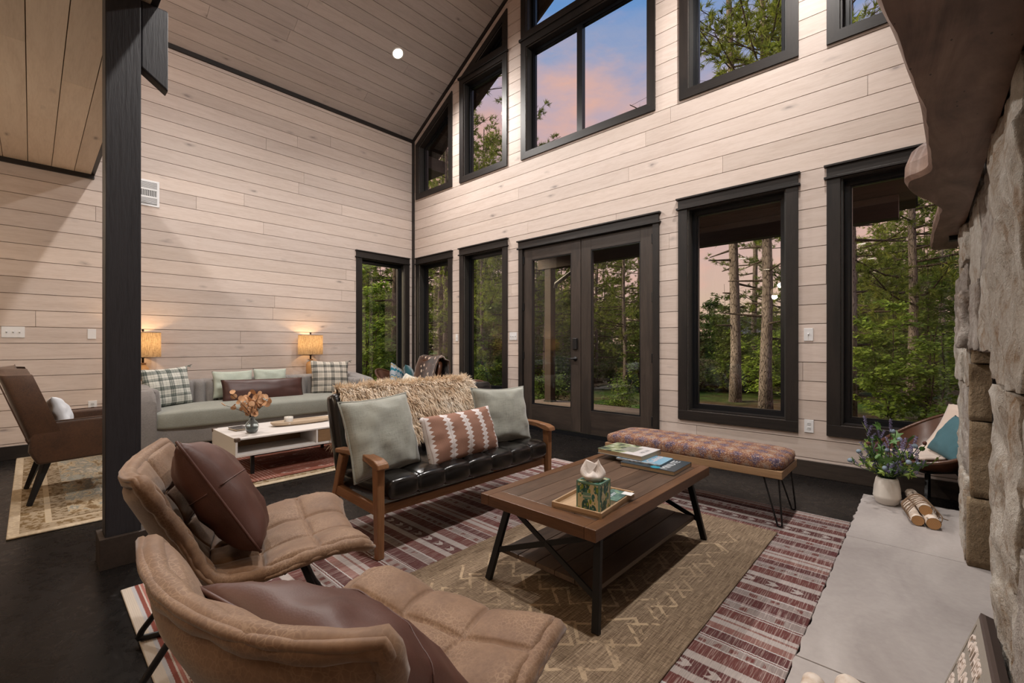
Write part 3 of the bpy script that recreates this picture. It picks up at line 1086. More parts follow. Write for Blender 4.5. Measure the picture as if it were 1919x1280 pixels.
def plant(src, x, y, label, cat, name, group=None, s=1.0, z=None, rz=None):
    if id(src) not in USED:
        USED.add(id(src)); o = src
    else:
        o = copy_tree(src)
    o.name = name
    o.location = (x, y, -.46 if z is None else z)
    o.rotation_euler = (0, 0, RNG.uniform(0, 6.28) if rz is None else rz)
    o.scale = (s, s, s)
    tag(o, label, cat, group)
    return o
def plant_px(src, px, depth, *a, **k):
    x, y = ray_xy(px, depth)
    return plant(src, x, y, *a, **k)
ZONES = [(600, 772, 'the left wall window'), (772, 852, 'the narrow corner window'), (852, 962, 'the window left of the doors'), (962, 1090, 'the left door leaf'), (1090, 1255, 'the right door leaf'), (1255, 1520, 'the tall window right of the doors'), (1520, 2000, 'the right-hand window')]
def zone(px):
    for a, b, t in ZONES:
        if a <= px < b: return t
VIS = [(655, 765), (785, 850), (870, 945), (990, 1085), (1095, 1210), (1290, 1490), (1570, 1800)]
def vis_px(r): 
    a, b = VIS[r.choices(range(7), (3, 2, 2, 3, 3, 4, 5))[0]]
    return r.uniform(a, b)
# the trunks one can point at
plant_px(PV[5], 1437, 10.5, 'thick grey-barked pine trunk right of centre in the tall window', 'tree', 'pine_tree', s=.95)
plant_px(PV[0], 1377, 12.5, 'straight brown pine trunk left of the thick one in the tall window', 'tree', 'pine_tree', s=1.05)
plant_px(PV[0], 1413, 19, 'thin pine trunk between the two larger trunks in the tall window', 'tree', 'pine_tree', s=.9)
plant_px(PV[2], 744, 13, 'grey pine trunk at the right edge of the left wall window', 'tree', 'pine_tree', s=1.0)
plant_px(PV[0], 834, 17, 'slim pine trunk in the narrow corner window', 'tree', 'pine_tree', s=.8)
plant_px(PV[1], 904, 16, 'pale straight pine trunk in the window left of the doors', 'tree', 'pine_tree', s=.60)
plant_px(PV[1], 1021, 16, 'warm-lit pine trunk left of the porch post', 'tree', 'pine_tree', s=.56)
plant_px(PV[1], 1171, 15, 'dark pine trunk in the middle of the right door pane', 'tree', 'pine_tree', s=.60)
plant_px(PV[4], 1117, 17, 'dark pine at the left of the right door pane', 'tree', 'pine_tree', s=.66)
plant_px(PV[3], 1468, 17, 'leafy pine at the right edge of the tall window', 'tree', 'pine_tree', s=.9)
plant_px(PV[4], 1710, 11.5, 'wide-boughed pine filling the top of the right-hand window', 'tree', 'pine_tree', s=1.05)
plant_px(PV[5], 1590, 9.5, 'near pine whose boughs show in the top right corner window', 'tree', 'pine_tree', s=1.0)
plant_px(PV[4], 985, 18, 'bright pine crown at the lower left of the large upper window', 'tree', 'pine_tree', s=.98)
plant_px(PV[4], 903, 21, 'rounded pine crown in the narrow upper window', 'tree', 'pine_tree', s=.98)
plant_px(PV[1], 826, 18, 'dense pine crown behind the sloped corner window', 'tree', 'pine_tree', s=1.05)
plant_px(PV[4], 1600, 14, 'dense pine behind the left side of the right-hand window', 'tree', 'pine_tree', s=1.0)
r_ = random.Random(99)
for i in range(64):
    px = vis_px(r_); dd = r_.uniform(17, 34)
    if 1290 < px < 1480 and dd < 24: dd += 9
    kk = (3,4,1,3,4,0)[i % 6]
    plant_px(PV[kk], px, dd, ('low young pine' if kk == 3 else 'woodland pine')+' further back, seen through '+zone(px), 'tree', 'pine_tree', group='pines further back', s=cap(kk, px, dd, r_.uniform(.7, 1.05)))
# understory
plant_px(SV[0], 690, 10.5, 'bright green maple shrub low in the left wall window', 'shrub', 'maple_shrub', s=1.05)
plant_px(SV[3], 684, 12.0, 'tall sunlit maple sapling in the left wall window', 'shrub', 'maple_sapling', s=.95)
plant_px(SV[3], 1665, 8.8, 'pale green maple sapling in the middle of the right-hand window', 'shrub', 'maple_sapling', s=.62)
plant_px(SV[0], 1735, 8.2, 'leafy maple shrub beside the stone chimney breast in the right-hand window', 'shrub', 'maple_shrub', s=.8)
plant_px(SV[1], 1335, 17, 'slender oak sapling at the left of the tall window', 'shrub', 'oak_sapling', s=1.0)
plant_px(SV[2], 1163, 10.6, 'bushy grass-green clump at the deck edge behind the right door pane', 'shrub', 'bush', s=.8)
for i in range(46):
    px = vis_px(r_); dd = r_.uniform(11.5, 27)
    k = i % 5
    if 1290 < px < 1480: dd = max(dd, 15)
    plant_px(SV[(1,2,4,1,0)[k]], px, dd, ('tall' if k in (0, 2, 3) else 'low')+' green understory shrub among the trees, seen through '+zone(px), 'shrub', 'understory_shrub', group='understory shrubs', s=r_.uniform(.65, 1.05)*(.7 if 1280 < px < 1500 else 1.0))
for i in range(12):
    px = 1295+190*i/11+r_.uniform(-8, 8); dd = r_.uniform(13.5, 20)
    plant_px(SV[(1, 2, 0)[i % 3]], px, dd, ('slender', 'low', 'broad')[i % 3]+' leafy shrub between the trunks in the tall window', 'shrub', 'understory_shrub', group='shrubs between the trunks', s=(.72, 1.15, .85)[i % 3]*r_.uniform(.9, 1.1))
for i in range(26):
    px = vis_px(r_)+r_.uniform(-25, 25); dd = r_.uniform(30, 46)
    plant_px(SV[4], px, dd, 'distant leafy thicket closing the view through '+zone(px), 'shrub', 'thicket', group='distant thickets', s=r_.uniform(1.0, 1.7)*(.55 if 1280 < px < 1500 else 1.0))
for i in range(26):
    px = 560+1400*i/25+r_.uniform(-20, 20); dd = r_.uniform(26, 44)
    plant_px(SV[(4, 1)[i % 2]], px, dd, 'leafy far-row shrub of the wood towards '+zone(min(1999, max(600, px))), 'shrub', 'thicket', group='far row of shrubs', s=r_.uniform(.9, 1.4)*(.6 if 1280 < px < 1500 else 1.0))
for i in range(14):
    px = 600+1300*i/13+r_.uniform(-20, 20); dd = r_.uniform(28, 40)
    plant_px(PV[3], px, dd, 'small far-row pine of the wood towards '+zone(min(1999, max(600, px))), 'tree', 'pine_tree', group='far row of pines', s=cap(3, px, dd, r_.uniform(.7, 1.1)))
# small house beyond the trunks
hx, hy = ray_xy(1428, 38)
hs = thing('house', (hx, hy, -.3), 'small pale house with dark roof far behind the trunks', 'house', rz=.6)
MB().box(-3,-2.5,0,3,2.5,2.4).build('walls', plain('pale_siding', (.45,.47,.5), .7), hs)
mb = MB(); mb.add([(-3.4,-2.9,2.4),(3.4,-2.9,2.4),(3.4,2.9,2.4),(-3.4,2.9,2.4),(-3.4,0,3.9),(3.4,0,3.9)], [(0,1,5,4),(2,3,4,5),(0,4,3),(1,2,5),(3,2,1,0)])
mb.build('roof', plain('slate_roof', (.05,.055,.065), .8), hs)
for xx in (-1.6, 1.4): MB().box(xx-.4,-2.53,.9,xx+.4,-2.48,1.9).build('house_window', plain('dark_pane', (.03,.04,.05), .1), hs)
MB().box(-.3,-2.53,0,.5,-2.48,2.0).build('house_door', plain('brown_door', (.1,.06,.04), .5), hs)

# ------------------------------------------------------------------ furniture materials
METAL = plain('black_steel', (.010,.010,.011), .42, .3)
WALNUT = {a: wood('walnut_frame_'+a, (.13,.056,.024), (.26,.125,.058), a, rough=.4, scale=3, vary=.15) for a in 'xyz'}
def leather(name, c, rough=.34, grain=220, bump=.12, mottled=.25, coat=0.0):
    m = NM(name, c, rough, spec=.5)
    v = m.coord('Object')
    f = m.noise(v, 7, 5, .6)
    m.set('Base Color', m.mix(1.0, (*c, 1), m.ramp(f, [(.25, 1-mottled), (.75, 1+mottled)]), 'MULTIPLY'))
    g = m.voro(v, grain, 'F1')
    m.bump(m.math('MULTIPLY_ADD', f, .6, m.math('MULTIPLY', g, .3)), bump, .004)
    if coat: m.set('Coat Weight', coat); m.set('Coat Roughness', .2)
    return m.mat
BLACKL = leather('black_leather', (.0085,.0075,.007), .24, 260, .10, coat=.25)
COGNAC = leather('cognac_leather', (.080,.030,.021), .50, 240, .12)
COGNAC2 = leather('oxblood_leather', (.058,.021,.016), .42, 240, .12)
def suede(name, c0, c1, cl, rough=.62):
    """worn leather with pale crackle lines"""
    m = NM(name, rough=rough, spec=.35)
    v = m.coord('Object')
    f = m.noise(v, 9, 5, .6)
    dv = m.n('ShaderNodeVectorMath', operation='ADD'); m.t.links.new(v, dv.inputs[0])
    nc = m.noise(v, 14, 3, .6, out='Color'); sc = m.n('ShaderNodeVectorMath', operation='SCALE'); sc.inputs['Scale'].default_value = .035
    m.t.links.new(nc, sc.inputs[0]); m.t.links.new(sc.outputs[0], dv.inputs[1])
    e = m.voro(dv.outputs[0], 85, 'DISTANCE_TO_EDGE')
    l = m.ramp(e, [(.0, 1.0), (.05, .5), (.12, 0.0)])
    msk = m.ramp(m.noise(v, 5, 3), [(.42, 0.0), (.62, 1.0)])
    fine = m.noise(v, 70, 4, .7)
    base = m.ramp(m.math('MULTIPLY_ADD', fine, .45, m.math('MULTIPLY', f, .6)), [(.3, c0), (.75, c1)])
    m.set('Base Color', m.mix(m.math('MULTIPLY', m.math('MULTIPLY', l, msk), .5), base, cl))
    m.bump(m.math('MULTIPLY_ADD', fine, .5, f), .18, .004)
    m.set('Sheen Weight', .25)
    return m.mat
SUEDE = suede('distressed_tan_suede', (.125,.062,.032), (.245,.142,.080), (.40,.27,.17))
SUEDEB = suede('brown_suede', (.032,.0135,.006), (.088,.037,.015), (.10,.045,.02))
LINEN = weave('grey_linen', (.13,.12,.115), (.29,.27,.26), 260)
SEATL = weave('grey_green_seat_linen', (.18,.185,.16), (.33,.34,.30), 260)
SAGE = weave('sage_velvet', (.185,.19,.165), (.32,.33,.29), 60, sheen=.6, slub=.8, bump=.08)
SAGE2 = weave('pale_sage_cloth', (.33,.38,.32), (.55,.60,.52), 300)
WHITEL = plain('white_lacquer', (.72,.69,.67), .35)
OAK = {a: wood('light_oak_'+a, (.33,.21,.12), (.48,.33,.20), a, rough=.5, scale=3, vary=.15) for a in 'xyz'}
OAKB = wood('brown_oak_x', (.20,.115,.058), (.30,.185,.10), 'x', rough=.5, scale=3, vary=.1)

# ------------------------------------------------------------------ soft shapes
def sgp(v, e): return math.copysign(abs(v)**e, v)
def superell(a, b, c, e1=.3, e2=.3, nu=28, nv=16, seed=0, amp=0.0, sag=0.0):
    mb = MB()
    def fn(u, v):
        th = -pi+2*pi*u; ph = -pi/2+pi*v
        x = a*sgp(cos(ph), e1)*sgp(cos(th), e2); y = b*sgp(cos(ph), e1)*sgp(sin(th), e2); z = c*sgp(sin(ph), e1)
        k = 1+amp*fbm(x*5+seed, y*5, z*5, 3)
        if z > 0: z += sag*(1-(x/a)**2)*(1-(y/b)**2)
        return (x*k, y*k, z+c)
    mb.grid(fn, nu, nv, wrapu=True)
    return mb
def pillow(mb, w, h, t, n=22, seed=0, pinch=.07, wr=.012):
    """upright cushion, base at z=0, front -y"""
    def edge(u, v):
        x = w/2*u*(1-pinch*u*u*(1-v*v)); z = h/2*v*(1-pinch*v*v*(1-u*u))+h/2
        return x, z
    for s in (-1, 1):
        def fn(a, b):
            u, v = -1+2*a, -1+2*b
            u = sgp(u, .85) ; v = sgp(v, .85)
            x, z = edge(u, v)
            th = t/2*max(0, (1-u*u))**.42*max(0, (1-v*v))**.42
            d = (1-abs(u)**6)*(1-abs(v)**6)
            cr = wr*fbm(x*9+seed*3.1, z*9+s*7, seed, 3)*d
            fold = wr*.8*sin(atan2(v, u)*9+seed)*(max(abs(u), abs(v))**3)*d
            return (x, s*(th+cr+fold), z)
        mb.grid(fn, n, n)
    return mb
def pillow_edge(w, h, pinch=.07, n=10):
    out = []
    for k in range(4):
        for i in range(n):
            f = -1+2*i/n
            u, v = ((f,-1),(1,f),(-f,1),(-1,-f))[k]
            out.append((w/2*u*(1-pinch*u*u*(1-v*v)), 0, h/2*v*(1-pinch*v*v*(1-u*u))+h/2))
    return out+[out[0], out[1]]
def make_pillow(name, w, h, t, mat, label, loc, rz, tilt=-.25, roll=0.0, seed=0, piping=None, pinch=.07, cat='pillow', group=None, tassels=None, wr=.012):
    p = thing(name, loc, label, cat, rot=(tilt, roll, rz), group=group)
    cov = pillow(MB(), w, h, t, seed=seed, pinch=pinch, wr=wr).build('cover', mat, p, smooth=True, weld=True)
    if piping is not None:
        MB().tube(pillow_edge(w, h, pinch), .006, 6, caps=False).build('piping', piping, cov, smooth=True)
    if tassels is not None:
        for sx in (-1, 1):
            mb = MB()
            for k in range(5):
                mb.tube([(0,0,0),(sx*.02,.004*(k-2),.006-.004*k),(sx*.05,.008*(k-2),-.008*k+.01)], .0025, 4)
            mb.build('tassel', tassels, cov, loc=(sx*w/2, 0, h-.002))
    return p

# ------------------------------------------------------------------ rugs
def rug_mesh(name, x0, y0, x1, y1, h, mat, label, z=0.0, nx=40, ny=40, wav=.0015):
    t = thing(name, ((x0+x1)/2, (y0+y1)/2, z), label, 'rug')
    sx, sy = x1-x0, y1-y0
    mb = MB()
    mb.grid(lambda u, v: (sx*(u-.5), sy*(v-.5), h+wav*fbm(u*9, v*9, 3)), nx, ny)
    mb.build('pile', mat, t, smooth=True, recalc=False)
    ed = MB()
    c = [(-sx/2,-sy/2,h*.5),(sx/2,-sy/2,h*.5),(sx/2,sy/2,h*.5),(-sx/2,sy/2,h*.5),(-sx/2,-sy/2,h*.5)]
    for a, b in zip(c[:-1], c[1:]):
        n = 24; ed.tube([tuple(Vector(a).lerp(Vector(b), i/n)) for i in range(n+1)], h*.55, 6)
    ed.build('binding', mat, t, smooth=True)
    return t
def stripe_rug():
    m = NM('banded_kilim', rough=.95, spec=.1)
    v = m.coord('Object')
    x, y, _ = m.xyz(v)
    jit = m.math('MULTIPLY', m.math('SUBTRACT', m.noise(m.coord('Object', (60,1.2,1)), 3, 3, .6), .5), .012)
    yj = m.math('ADD', y, jit)
    P = .84
    f = m.math('FRACT', m.math('DIVIDE', m.math('ADD', yj, 10.03), P))
    red = (.130,.048,.044); rd2 = (.098,.038,.038); crm = (.36,.32,.305); gry = (.235,.195,.185); wht = (.42,.40,.395); rose = (.21,.105,.092)
    seq = [(.00,red),(.075,wht),(.083,red),(.095,wht),(.103,gry),(.165,wht),(.172,red),(.18,wht),(.187,rd2),(.27,crm),(.278,gry),(.335,wht),(.345,red),(.425,crm),(.47,gry),(.475,rd2),(.56,gry),(.565,crm),
           (.615,red),(.70,wht),(.708,gry),(.76,wht),(.768,red),(.776,wht),(.784,rd2),(.85,wht),(.858,rose),(.91,crm),(.95,rose),(.965,crm)]
    col = m.ramp(f, seq, 'CONSTANT')
    # motifs: chevrons in the .475-.56 band, little blocks in the grey bands
    loc = m.math('ABSOLUTE', m.math('SUBTRACT', f, .5175))
    ch = m.math('FRACT', m.math('ADD', m.math('MULTIPLY', x, 9.5), m.math('MULTIPLY', loc, 9.0)))
    chm = m.math('MULTIPLY', m.math('LESS_THAN', ch, .34), m.math('LESS_THAN', loc, .026))
    col = m.mix(chm, col, crm)
    def blocks(c0, w, fx, thr, colr, col):
        l = m.math('ABSOLUTE', m.math('SUBTRACT', f, c0))
        b = m.math('LESS_THAN', m.math('FRACT', m.math('MULTIPLY', x, fx)), thr)
        n = m.math('GREATER_THAN', m.noise(m.coord('Object', (1,1,1)), fx*.9, 0), .46)
        return m.mix(m.math('MULTIPLY', m.math('MULTIPLY', b, m.math('LESS_THAN', l, w)), n), col, colr)
    col = blocks(.134, .020, 14, .45, red, col)
    col = blocks(.307, .018, 11, .4, red, col)
    col = blocks(.734, .016, 17, .5, red, col)
    # woven strands: pale threads crossing the red
    st = m.noise(m.coord('Object', (70,2.2,1)), 3.2, 3, .65)
    col = m.mix(m.math('MULTIPLY', m.ramp(st, [(.50, 0.0), (.66, 1.0)]), .50), col, (.55,.47,.43))
    st2 = m.noise(m.coord('Object', (90,3,1)), 2.2, 2, .6)
    col = m.mix(m.math('MULTIPLY', m.ramp(st2, [(.30, 1.0), (.46, 0.0)]), .4), col, (.10,.075,.07))
    # plain pale margin and dashed border at the ends
    ey = m.math('SUBTRACT', 1.721, m.math('ABSOLUTE', yj))
    endc = m.ramp(m.math('MULTIPLY', ey, 5.2), [(0, (.44,.39,.34)), (.17, (.36,.36,.38)), (.24, (.19,.062,.05)), (.32, (.42,.37,.34)), (.35, (.30,.13,.11)), (.41, (.42,.37,.34))], 'CONSTANT')
    dsh = m.math('MULTIPLY', m.math('GREATER_THAN', ey, .084), m.math('MULTIPLY', m.math('LESS_THAN', m.math('FRACT', m.math('MULTIPLY', ey, 40)), .5), m.math('LESS_THAN', m.math('FRACT', m.math('MULTIPLY', x, 42)), .5)))
    endc = m.mix(dsh, endc, (.19,.062,.05))
    col = m.mix(m.math('LESS_THAN', yj, -1.47), col, endc)
    big = m.noise(v, 1.2, 3)
    col = m.mix(1.0, col, m.ramp(big, [(.3, .86), (.7, 1.12)]), 'MULTIPLY')
    m.set('Base Color', col)
    wv = m.math('ADD', m.noise(m.coord('Object', (60,4,1)), 6, 2), m.math('MULTIPLY', m.math('SINE', m.math('MULTIPLY', y, 900)), .15))
    m.bump(wv, .5, .004)
    return m.mat
rug_mesh('kilim_rug', -2.865, .30, -.372, 3.742, .010, stripe_rug(), 'large banded kilim rug in maroon and cream under the seating group', nx=50, ny=60)
def tan_rug_mat():
    m = NM('tan_trellis_weave', rough=.95, spec=.1)
    v = m.coord('Object')
    st = m.noise(m.coord('Object', (70,2.5,1)), 3, 3, .65)
    st2 = m.noise(m.coord('Object', (9,70,1)), 3, 3, .6)
    base = m.ramp(m.math('MULTIPLY_ADD', st2, .4, m.math('MULTIPLY', st, .6)), [(.36, (.085,.058,.040)), (.50, (.20,.145,.098)), (.66, (.36,.275,.195))])
    x, y, _ = m.xyz(v)
    # trellis of zig-zag lines
    def zig(a, b, ph):
        t = m.math('ABSOLUTE', m.math('SUBTRACT', m.math('FRACT', m.math('MULTIPLY_ADD', b, 5.6, ph)), .5))
        q = m.math('FRACT', m.math('MULTIPLY_ADD', a, 5.0, m.math('MULTIPLY', t, 1.0)))
        return m.math('LESS_THAN', m.math('ABSOLUTE', m.math('SUBTRACT', q, .5)), .055)
    z = m.math('MAXIMUM', zig(x, y, .0), zig(y, x, .25))
    br = m.ramp(m.noise(v, 26, 3, .6), [(.40, 0.0), (.50, 1.0)])
    fade = m.ramp(m.noise(v, 1.5, 2), [(.34, .15), (.6, 1.0)])
    edge = m.math('MULTIPLY', m.math('LESS_THAN', m.math('ABSOLUTE', x), .50), m.math('LESS_THAN', m.math('ABSOLUTE', y), .90))
    col = m.mix(m.math('MULTIPLY', m.math('MULTIPLY', m.math('MULTIPLY', z, br), m.math('MULTIPLY', fade, .8)), edge), base, (.50,.38,.25))
    m.set('Base Color', col)
    m.bump(m.math('ADD', st, st2), .5, .004)
    return m.mat
rug_mesh('trellis_rug', -1.955, .95, -.69, 3.20, .008, tan_rug_mat(), 'smaller tan woven rug with pale zigzag trellis under the wood coffee table', z=.0115, nx=30, ny=50)
def persian():
    m = NM('faded_oriental_wool', rough=.95, spec=.1)
    v = m.coord('Object')
    x, y, _ = m.xyz(v)
    w = m.noise(m.coord('Object', (1.0,2.6,1)), 1.6, 6, .62, 1.2)
    d = m.noise(m.coord('Object', (1.0,2.2,1)), 7, 5, .7, .8)
    col = m.ramp(m.math('MULTIPLY_ADD', d, .5, m.math('MULTIPLY', w, .6)), [(.36, (.07,.042,.020)), (.46, (.155,.10,.050)), (.53, (.36,.29,.20)), (.58, (.19,.19,.165)), (.66, (.42,.35,.265)), (.75, (.11,.072,.038))], 'EASE')
    blue = m.ramp(m.noise(v, 2.2, 4, .6), [(.55, 0.0), (.62, 1.0)])
    col = m.mix(m.math('MULTIPLY', blue, .55), col, (.23,.27,.27))
    ax = m.math('SUBTRACT', 1.44, m.math('ABSOLUTE', x)); ay = m.math('SUBTRACT', 1.92, m.math('ABSOLUTE', y))
    e = m.math('MINIMUM', ax, ay)
    sp = m.ramp(m.noise(v, 34, 2), [(.45, 0.0), (.5, 1.0)])
    bd = m.ramp(e, [(.0,(.46,.38,.28)),(.05,(.46,.38,.28)),(.055,(.15,.10,.05)),(.17,(.20,.135,.07)),(.175,(.38,.31,.22)),(.20,(.38,.31,.22)),(.205,(.13,.09,.05)),(.29,(.18,.13,.07))], 'CONSTANT')
    bm_ = m.math('LESS_THAN', e, .29)
    col = m.mix(bm_, col, m.mix(m.math('MULTIPLY', sp, .65), bd, (.34,.28,.205)))
    m.set('Base Color', col)
    m.bump(m.noise(v, 160, 3), .4, .004)
    return m.mat
rug_mesh('oriental_rug', -6.995, -.10, -4.13, 3.72, .011, persian(), 'large faded brown and cream oriental rug under the grey sofa and wing chair', nx=60, ny=70, wav=.002)
def redrug():
    m = NM('rust_flatweave', rough=.95, spec=.1)
    v = m.coord('Object')
    x, y, _ = m.xyz(v)
    base = m.ramp(m.noise(v, 5, 5, .6), [(.3, (.12,.042,.030)), (.7, (.21,.078,.055))])
    fy = m.math('ABSOLUTE', y)
    l1 = m.math('LESS_THAN', m.math('FRACT', m.math('MULTIPLY', y, 34)), .30)
    zone = m.math('LESS_THAN', m.math('ABSOLUTE', m.math('SUBTRACT', m.math('FRACT', m.math('MULTIPLY_ADD', y, 1.45, .76)), .5)), .16)
    l2 = m.math('LESS_THAN', m.math('FRACT', m.math('MULTIPLY', x, 3.1)), .03)
    # pale ovals
    q = m.n('ShaderNodeVectorMath', operation='LENGTH')
    cx = m.math('SUBTRACT', m.math('FRACT', m.math('MULTIPLY', x, 3.1)), .5); cy = m.math('MULTIPLY', m.math('SUBTRACT', m.math('FRACT', m.math('MULTIPLY_ADD', y, 2.9, .2)), .5), .9)
    m.t.links.new(m.comb(m.math('MULTIPLY', cx, 2.6), cy, 0.0), q.inputs[0])
    ov = m.math('LESS_THAN', m.math('ABSOLUTE', m.math('SUBTRACT', q.outputs['Value'], .30)), .05)
    br = m.ramp(m.noise(v, 60, 2), [(.42, .2), (.55, 1.0)])
    pat = m.math('MAXIMUM', m.math('MULTIPLY', l1, zone), m.math('MULTIPLY', m.math('MAXIMUM', ov, l2), m.math('SUBTRACT', 1.0, zone)))
    m.set('Base Color', m.mix(m.math('MULTIPLY', m.math('MULTIPLY', pat, br), .55), base, (.50,.40,.36)))
    m.bump(m.noise(v, 180, 2), .4, .003)
    return m.mat
rr = rug_mesh('flatweave_rug', -5.42, 1.22, -4.26, 3.35, .006, redrug(), 'rust red flatweave rug with pale bands under the white coffee table', z=.0135, nx=30, ny=40)
fr = MB()
rq = random.Random(4)
for i in range(70):
    x = -.58+1.16*i/69
    fr.tube([(x, -1.065, .004), (x+rq.uniform(-.01,.01), -1.10, .007), (x+rq.uniform(-.02,.02), -1.125-rq.uniform(0,.03), .003)], .004, 4)
fr.build('fringe', plain('cream_fringe', (.60,.50,.37), .9), rr, kind='stuff')

# ------------------------------------------------------------------ grey channel sofa
gs = thing('channel_sofa', (-6.355, 2.085, 0.0125), 'long grey linen sofa with channel-tufted back along the plank wall', 'sofa', rz=pi/2)
HL = 1.37
b_ = MB(); b_.box(-HL+.05, -.37, .085, HL-.05, .36, .30); b_.build('base', LINEN, gs, smooth=True, bevel=.03, seg=4)
for sx in (-1, 1):
    for sy in (-.30, .30):
        MB().lathe([(.018,0),(.028,.086)], 12, c=(sx*(HL-.15), sy, 0)).build('foot', TRIM['z'], gs, smooth=True)
sc_ = superell(HL-.165, .345, .105, .28, .16, 60, 18, 3, .03, .035)
sc_.build('seat_cushion', SEATL, gs, smooth=True, loc=(0, -.085, .27))
b_ = MB(); b_.box(-HL+.1, .20, .28, HL-.1, .375, .76); b_.build('back_frame', LINEN, gs, smooth=True, bevel=.05, seg=4)
chn = MB()
CWD = .118
def chan(u, v):
    a = u*2-1; z = .40+.385*v
    top = max(0, (v-.86)/.14)
    return (a*CWD/2, .196-.058*sqrt(max(0, 1-a*a))*(1-.25*v)+.02*v+.12*top*top, z-.02*top*top)
chn.grid(chan, 10, 12)
c0 = chn.build('channel', LINEN, gs, smooth=True, recalc=False, loc=(-1.17+.0, 0, 0))
nch = 20
for i in range(1, nch): mesh_copy(c0, 'channel', gs, loc=(-1.17+2.34*i/(nch-1), 0, 0))
for sx in (-1, 1):
    arm = MB()
    def armf(u, v):
        th = 2*pi*u; y = -.385+.745*v
        hz = .70+.07*min(1, max(0, (v)/.8))
        k = 1-.35*max(0, (.1-v)/.1)**2
        x = .105*sgp(cos(th), .28); z = .085+(hz-.085)/2+(hz-.085)/2*sgp(sin(th), .22)*(k if sin(th) > 0 else 1)
        return (x, y-.02*sin(pi*min(1, max(0, (z-.1)/.6)))*(v < .05), z)
    arm.grid(armf, 32, 14, wrapu=True)
    n0 = len(arm.v)
    arm.f.append(tuple(range(31, -1, -1))); arm.m.append(0)
    arm.f.append(tuple(range(n0-32, n0))); arm.m.append(0)
    arm.build('arm', LINEN, gs, smooth=True, loc=(sx*(HL-.085), 0, 0), bevel=.02, seg=3)
    for k in range(4):
        mesh_copy(c0, 'channel', gs, loc=(sx*(HL-.405), -.22+.125*k, -.045), rot=(0, 0, -sx*pi/2))
# pillows on the grey sofa
def plaid(name, base, dark, mid):
    m = NM(name, rough=.9, spec=.15)
    x, y, z = m.xyz(m.coord('Object'))
    def bands(q, k, ph):
        f = m.math('FRACT', m.math('MULTIPLY_ADD', q, k, ph))
        return m.ramp(f, [(0,0.0),(.08,1.0),(.13,.45),(.16,1.0),(.21,.45),(.24,1.0),(.29,0.0),(.40,.3),(.43,0.0),(.50,.3),(.53,0.0),(.66,.85),(.74,.3),(.78,.85),(.82,0.0),(.93,.3),(.96,0.0)], 'CONSTANT')
    a = bands(x, 4.3, .13); b = bands(z, 5.2, .05)
    wv = m.noise(m.coord('Object', (80,80,80)), 3, 2)
    f = m.math('MULTIPLY', m.math('ADD', m.math('MULTIPLY', a, .42), m.math('MULTIPLY', b, .5)), m.ramp(wv, [(.3,.7),(.7,1.1)]))
    m.set('Base Color', m.ramp(f, [(0, base), (.45, mid), (.9, dark)]))
    m.bump(wv, .2, .002)
    return m.mat
PL1 = plaid('green_grey_plaid', (.60,.60,.55), (.035,.05,.045), (.16,.18,.165))
PL2 = plaid('charcoal_plaid', (.54,.49,.42), (.028,.03,.028), (.15,.145,.13))
ss = 0.0125
make_pillow('plaid_pillow', .50, .47, .17, PL1, 'green and white plaid pillow at the post end of the grey sofa', (-6.40, 1.10, .478), pi/2+.30, -.22, -.05, 1, tassels=PL1)
make_pillow('plaid_pillow', .55, .50, .17, PL2, 'charcoal and cream plaid pillow at the window end of the grey sofa', (-6.36, 2.97, .478), pi/2-.12, -.20, .04, 2, tassels=PL2)
make_pillow('sage_pillow', .46, .34, .12, SAGE2, 'pale sage pillow behind the bolster, nearer the post', (-6.47, 1.76, .535), pi/2, -.18, 0, 3)
make_pillow('sage_pillow', .42, .35, .12, SAGE2, 'pale sage pillow behind the bolster, nearer the windows', (-6.47, 2.20, .535), pi/2, -.18, .02, 4)
make_pillow('bolster_pillow', .98, .30, .15, COGNAC2, 'long oxblood leather bolster pillow in the middle of the grey sofa', (-6.24, 2.06, .475), pi/2+.02, -.30, .02, 5, pinch=.03, wr=.006)

# console and lamps behind the sofa
ct = thing('console_table', (-6.885, 1.9, 0.0125), 'narrow dark console table hidden between grey sofa and plank wall', 'table')
MB().box(-.105,-1.22,.67,.105,1.22,.70).build('table_top', TRIM['y'], ct, bevel=.003)
for sy in (-1.17, 1.17):
    for sx in (-.08, .08): MB().box(sx-.018,sy-.018,0,sx+.018,sy+.018,.67).build('leg', TRIM['z'], ct)
def shade_mat():
    m = NM('linen_lampshade', rough=.9, spec=.1)
    a = m.noise(m.coord('Object', (1,1,30)), 30, 2, .6); b = m.noise(m.coord('Object', (30,30,1)), 12, 2, .6)
    c = m.ramp(m.math('MULTIPLY', m.math('ADD', a, b), .5), [(.40, (.15,.105,.06)), (.60, (.50,.40,.27))])
    m.set('Base Color', c)
    tl = m.n('ShaderNodeBsdfTranslucent'); m.t.links.new(c, tl.inputs[0])
    mx = m.n('ShaderNodeMixShader'); mx.inputs[0].default_value = .55
    m.t.links.new(m.b.outputs[0], mx.inputs[1]); m.t.links.new(tl.outputs[0], mx.inputs[2]); m.t.links.new(mx.outputs[0], m.out.inputs['Surface'])
    return m.mat
SHADE = shade_mat()
AMBER = plain('amber_glass', (.50,.26,.10), .12, 0, .6)
BRONZE = plain('dark_bronze', (.02,.015,.012), .35, .6)
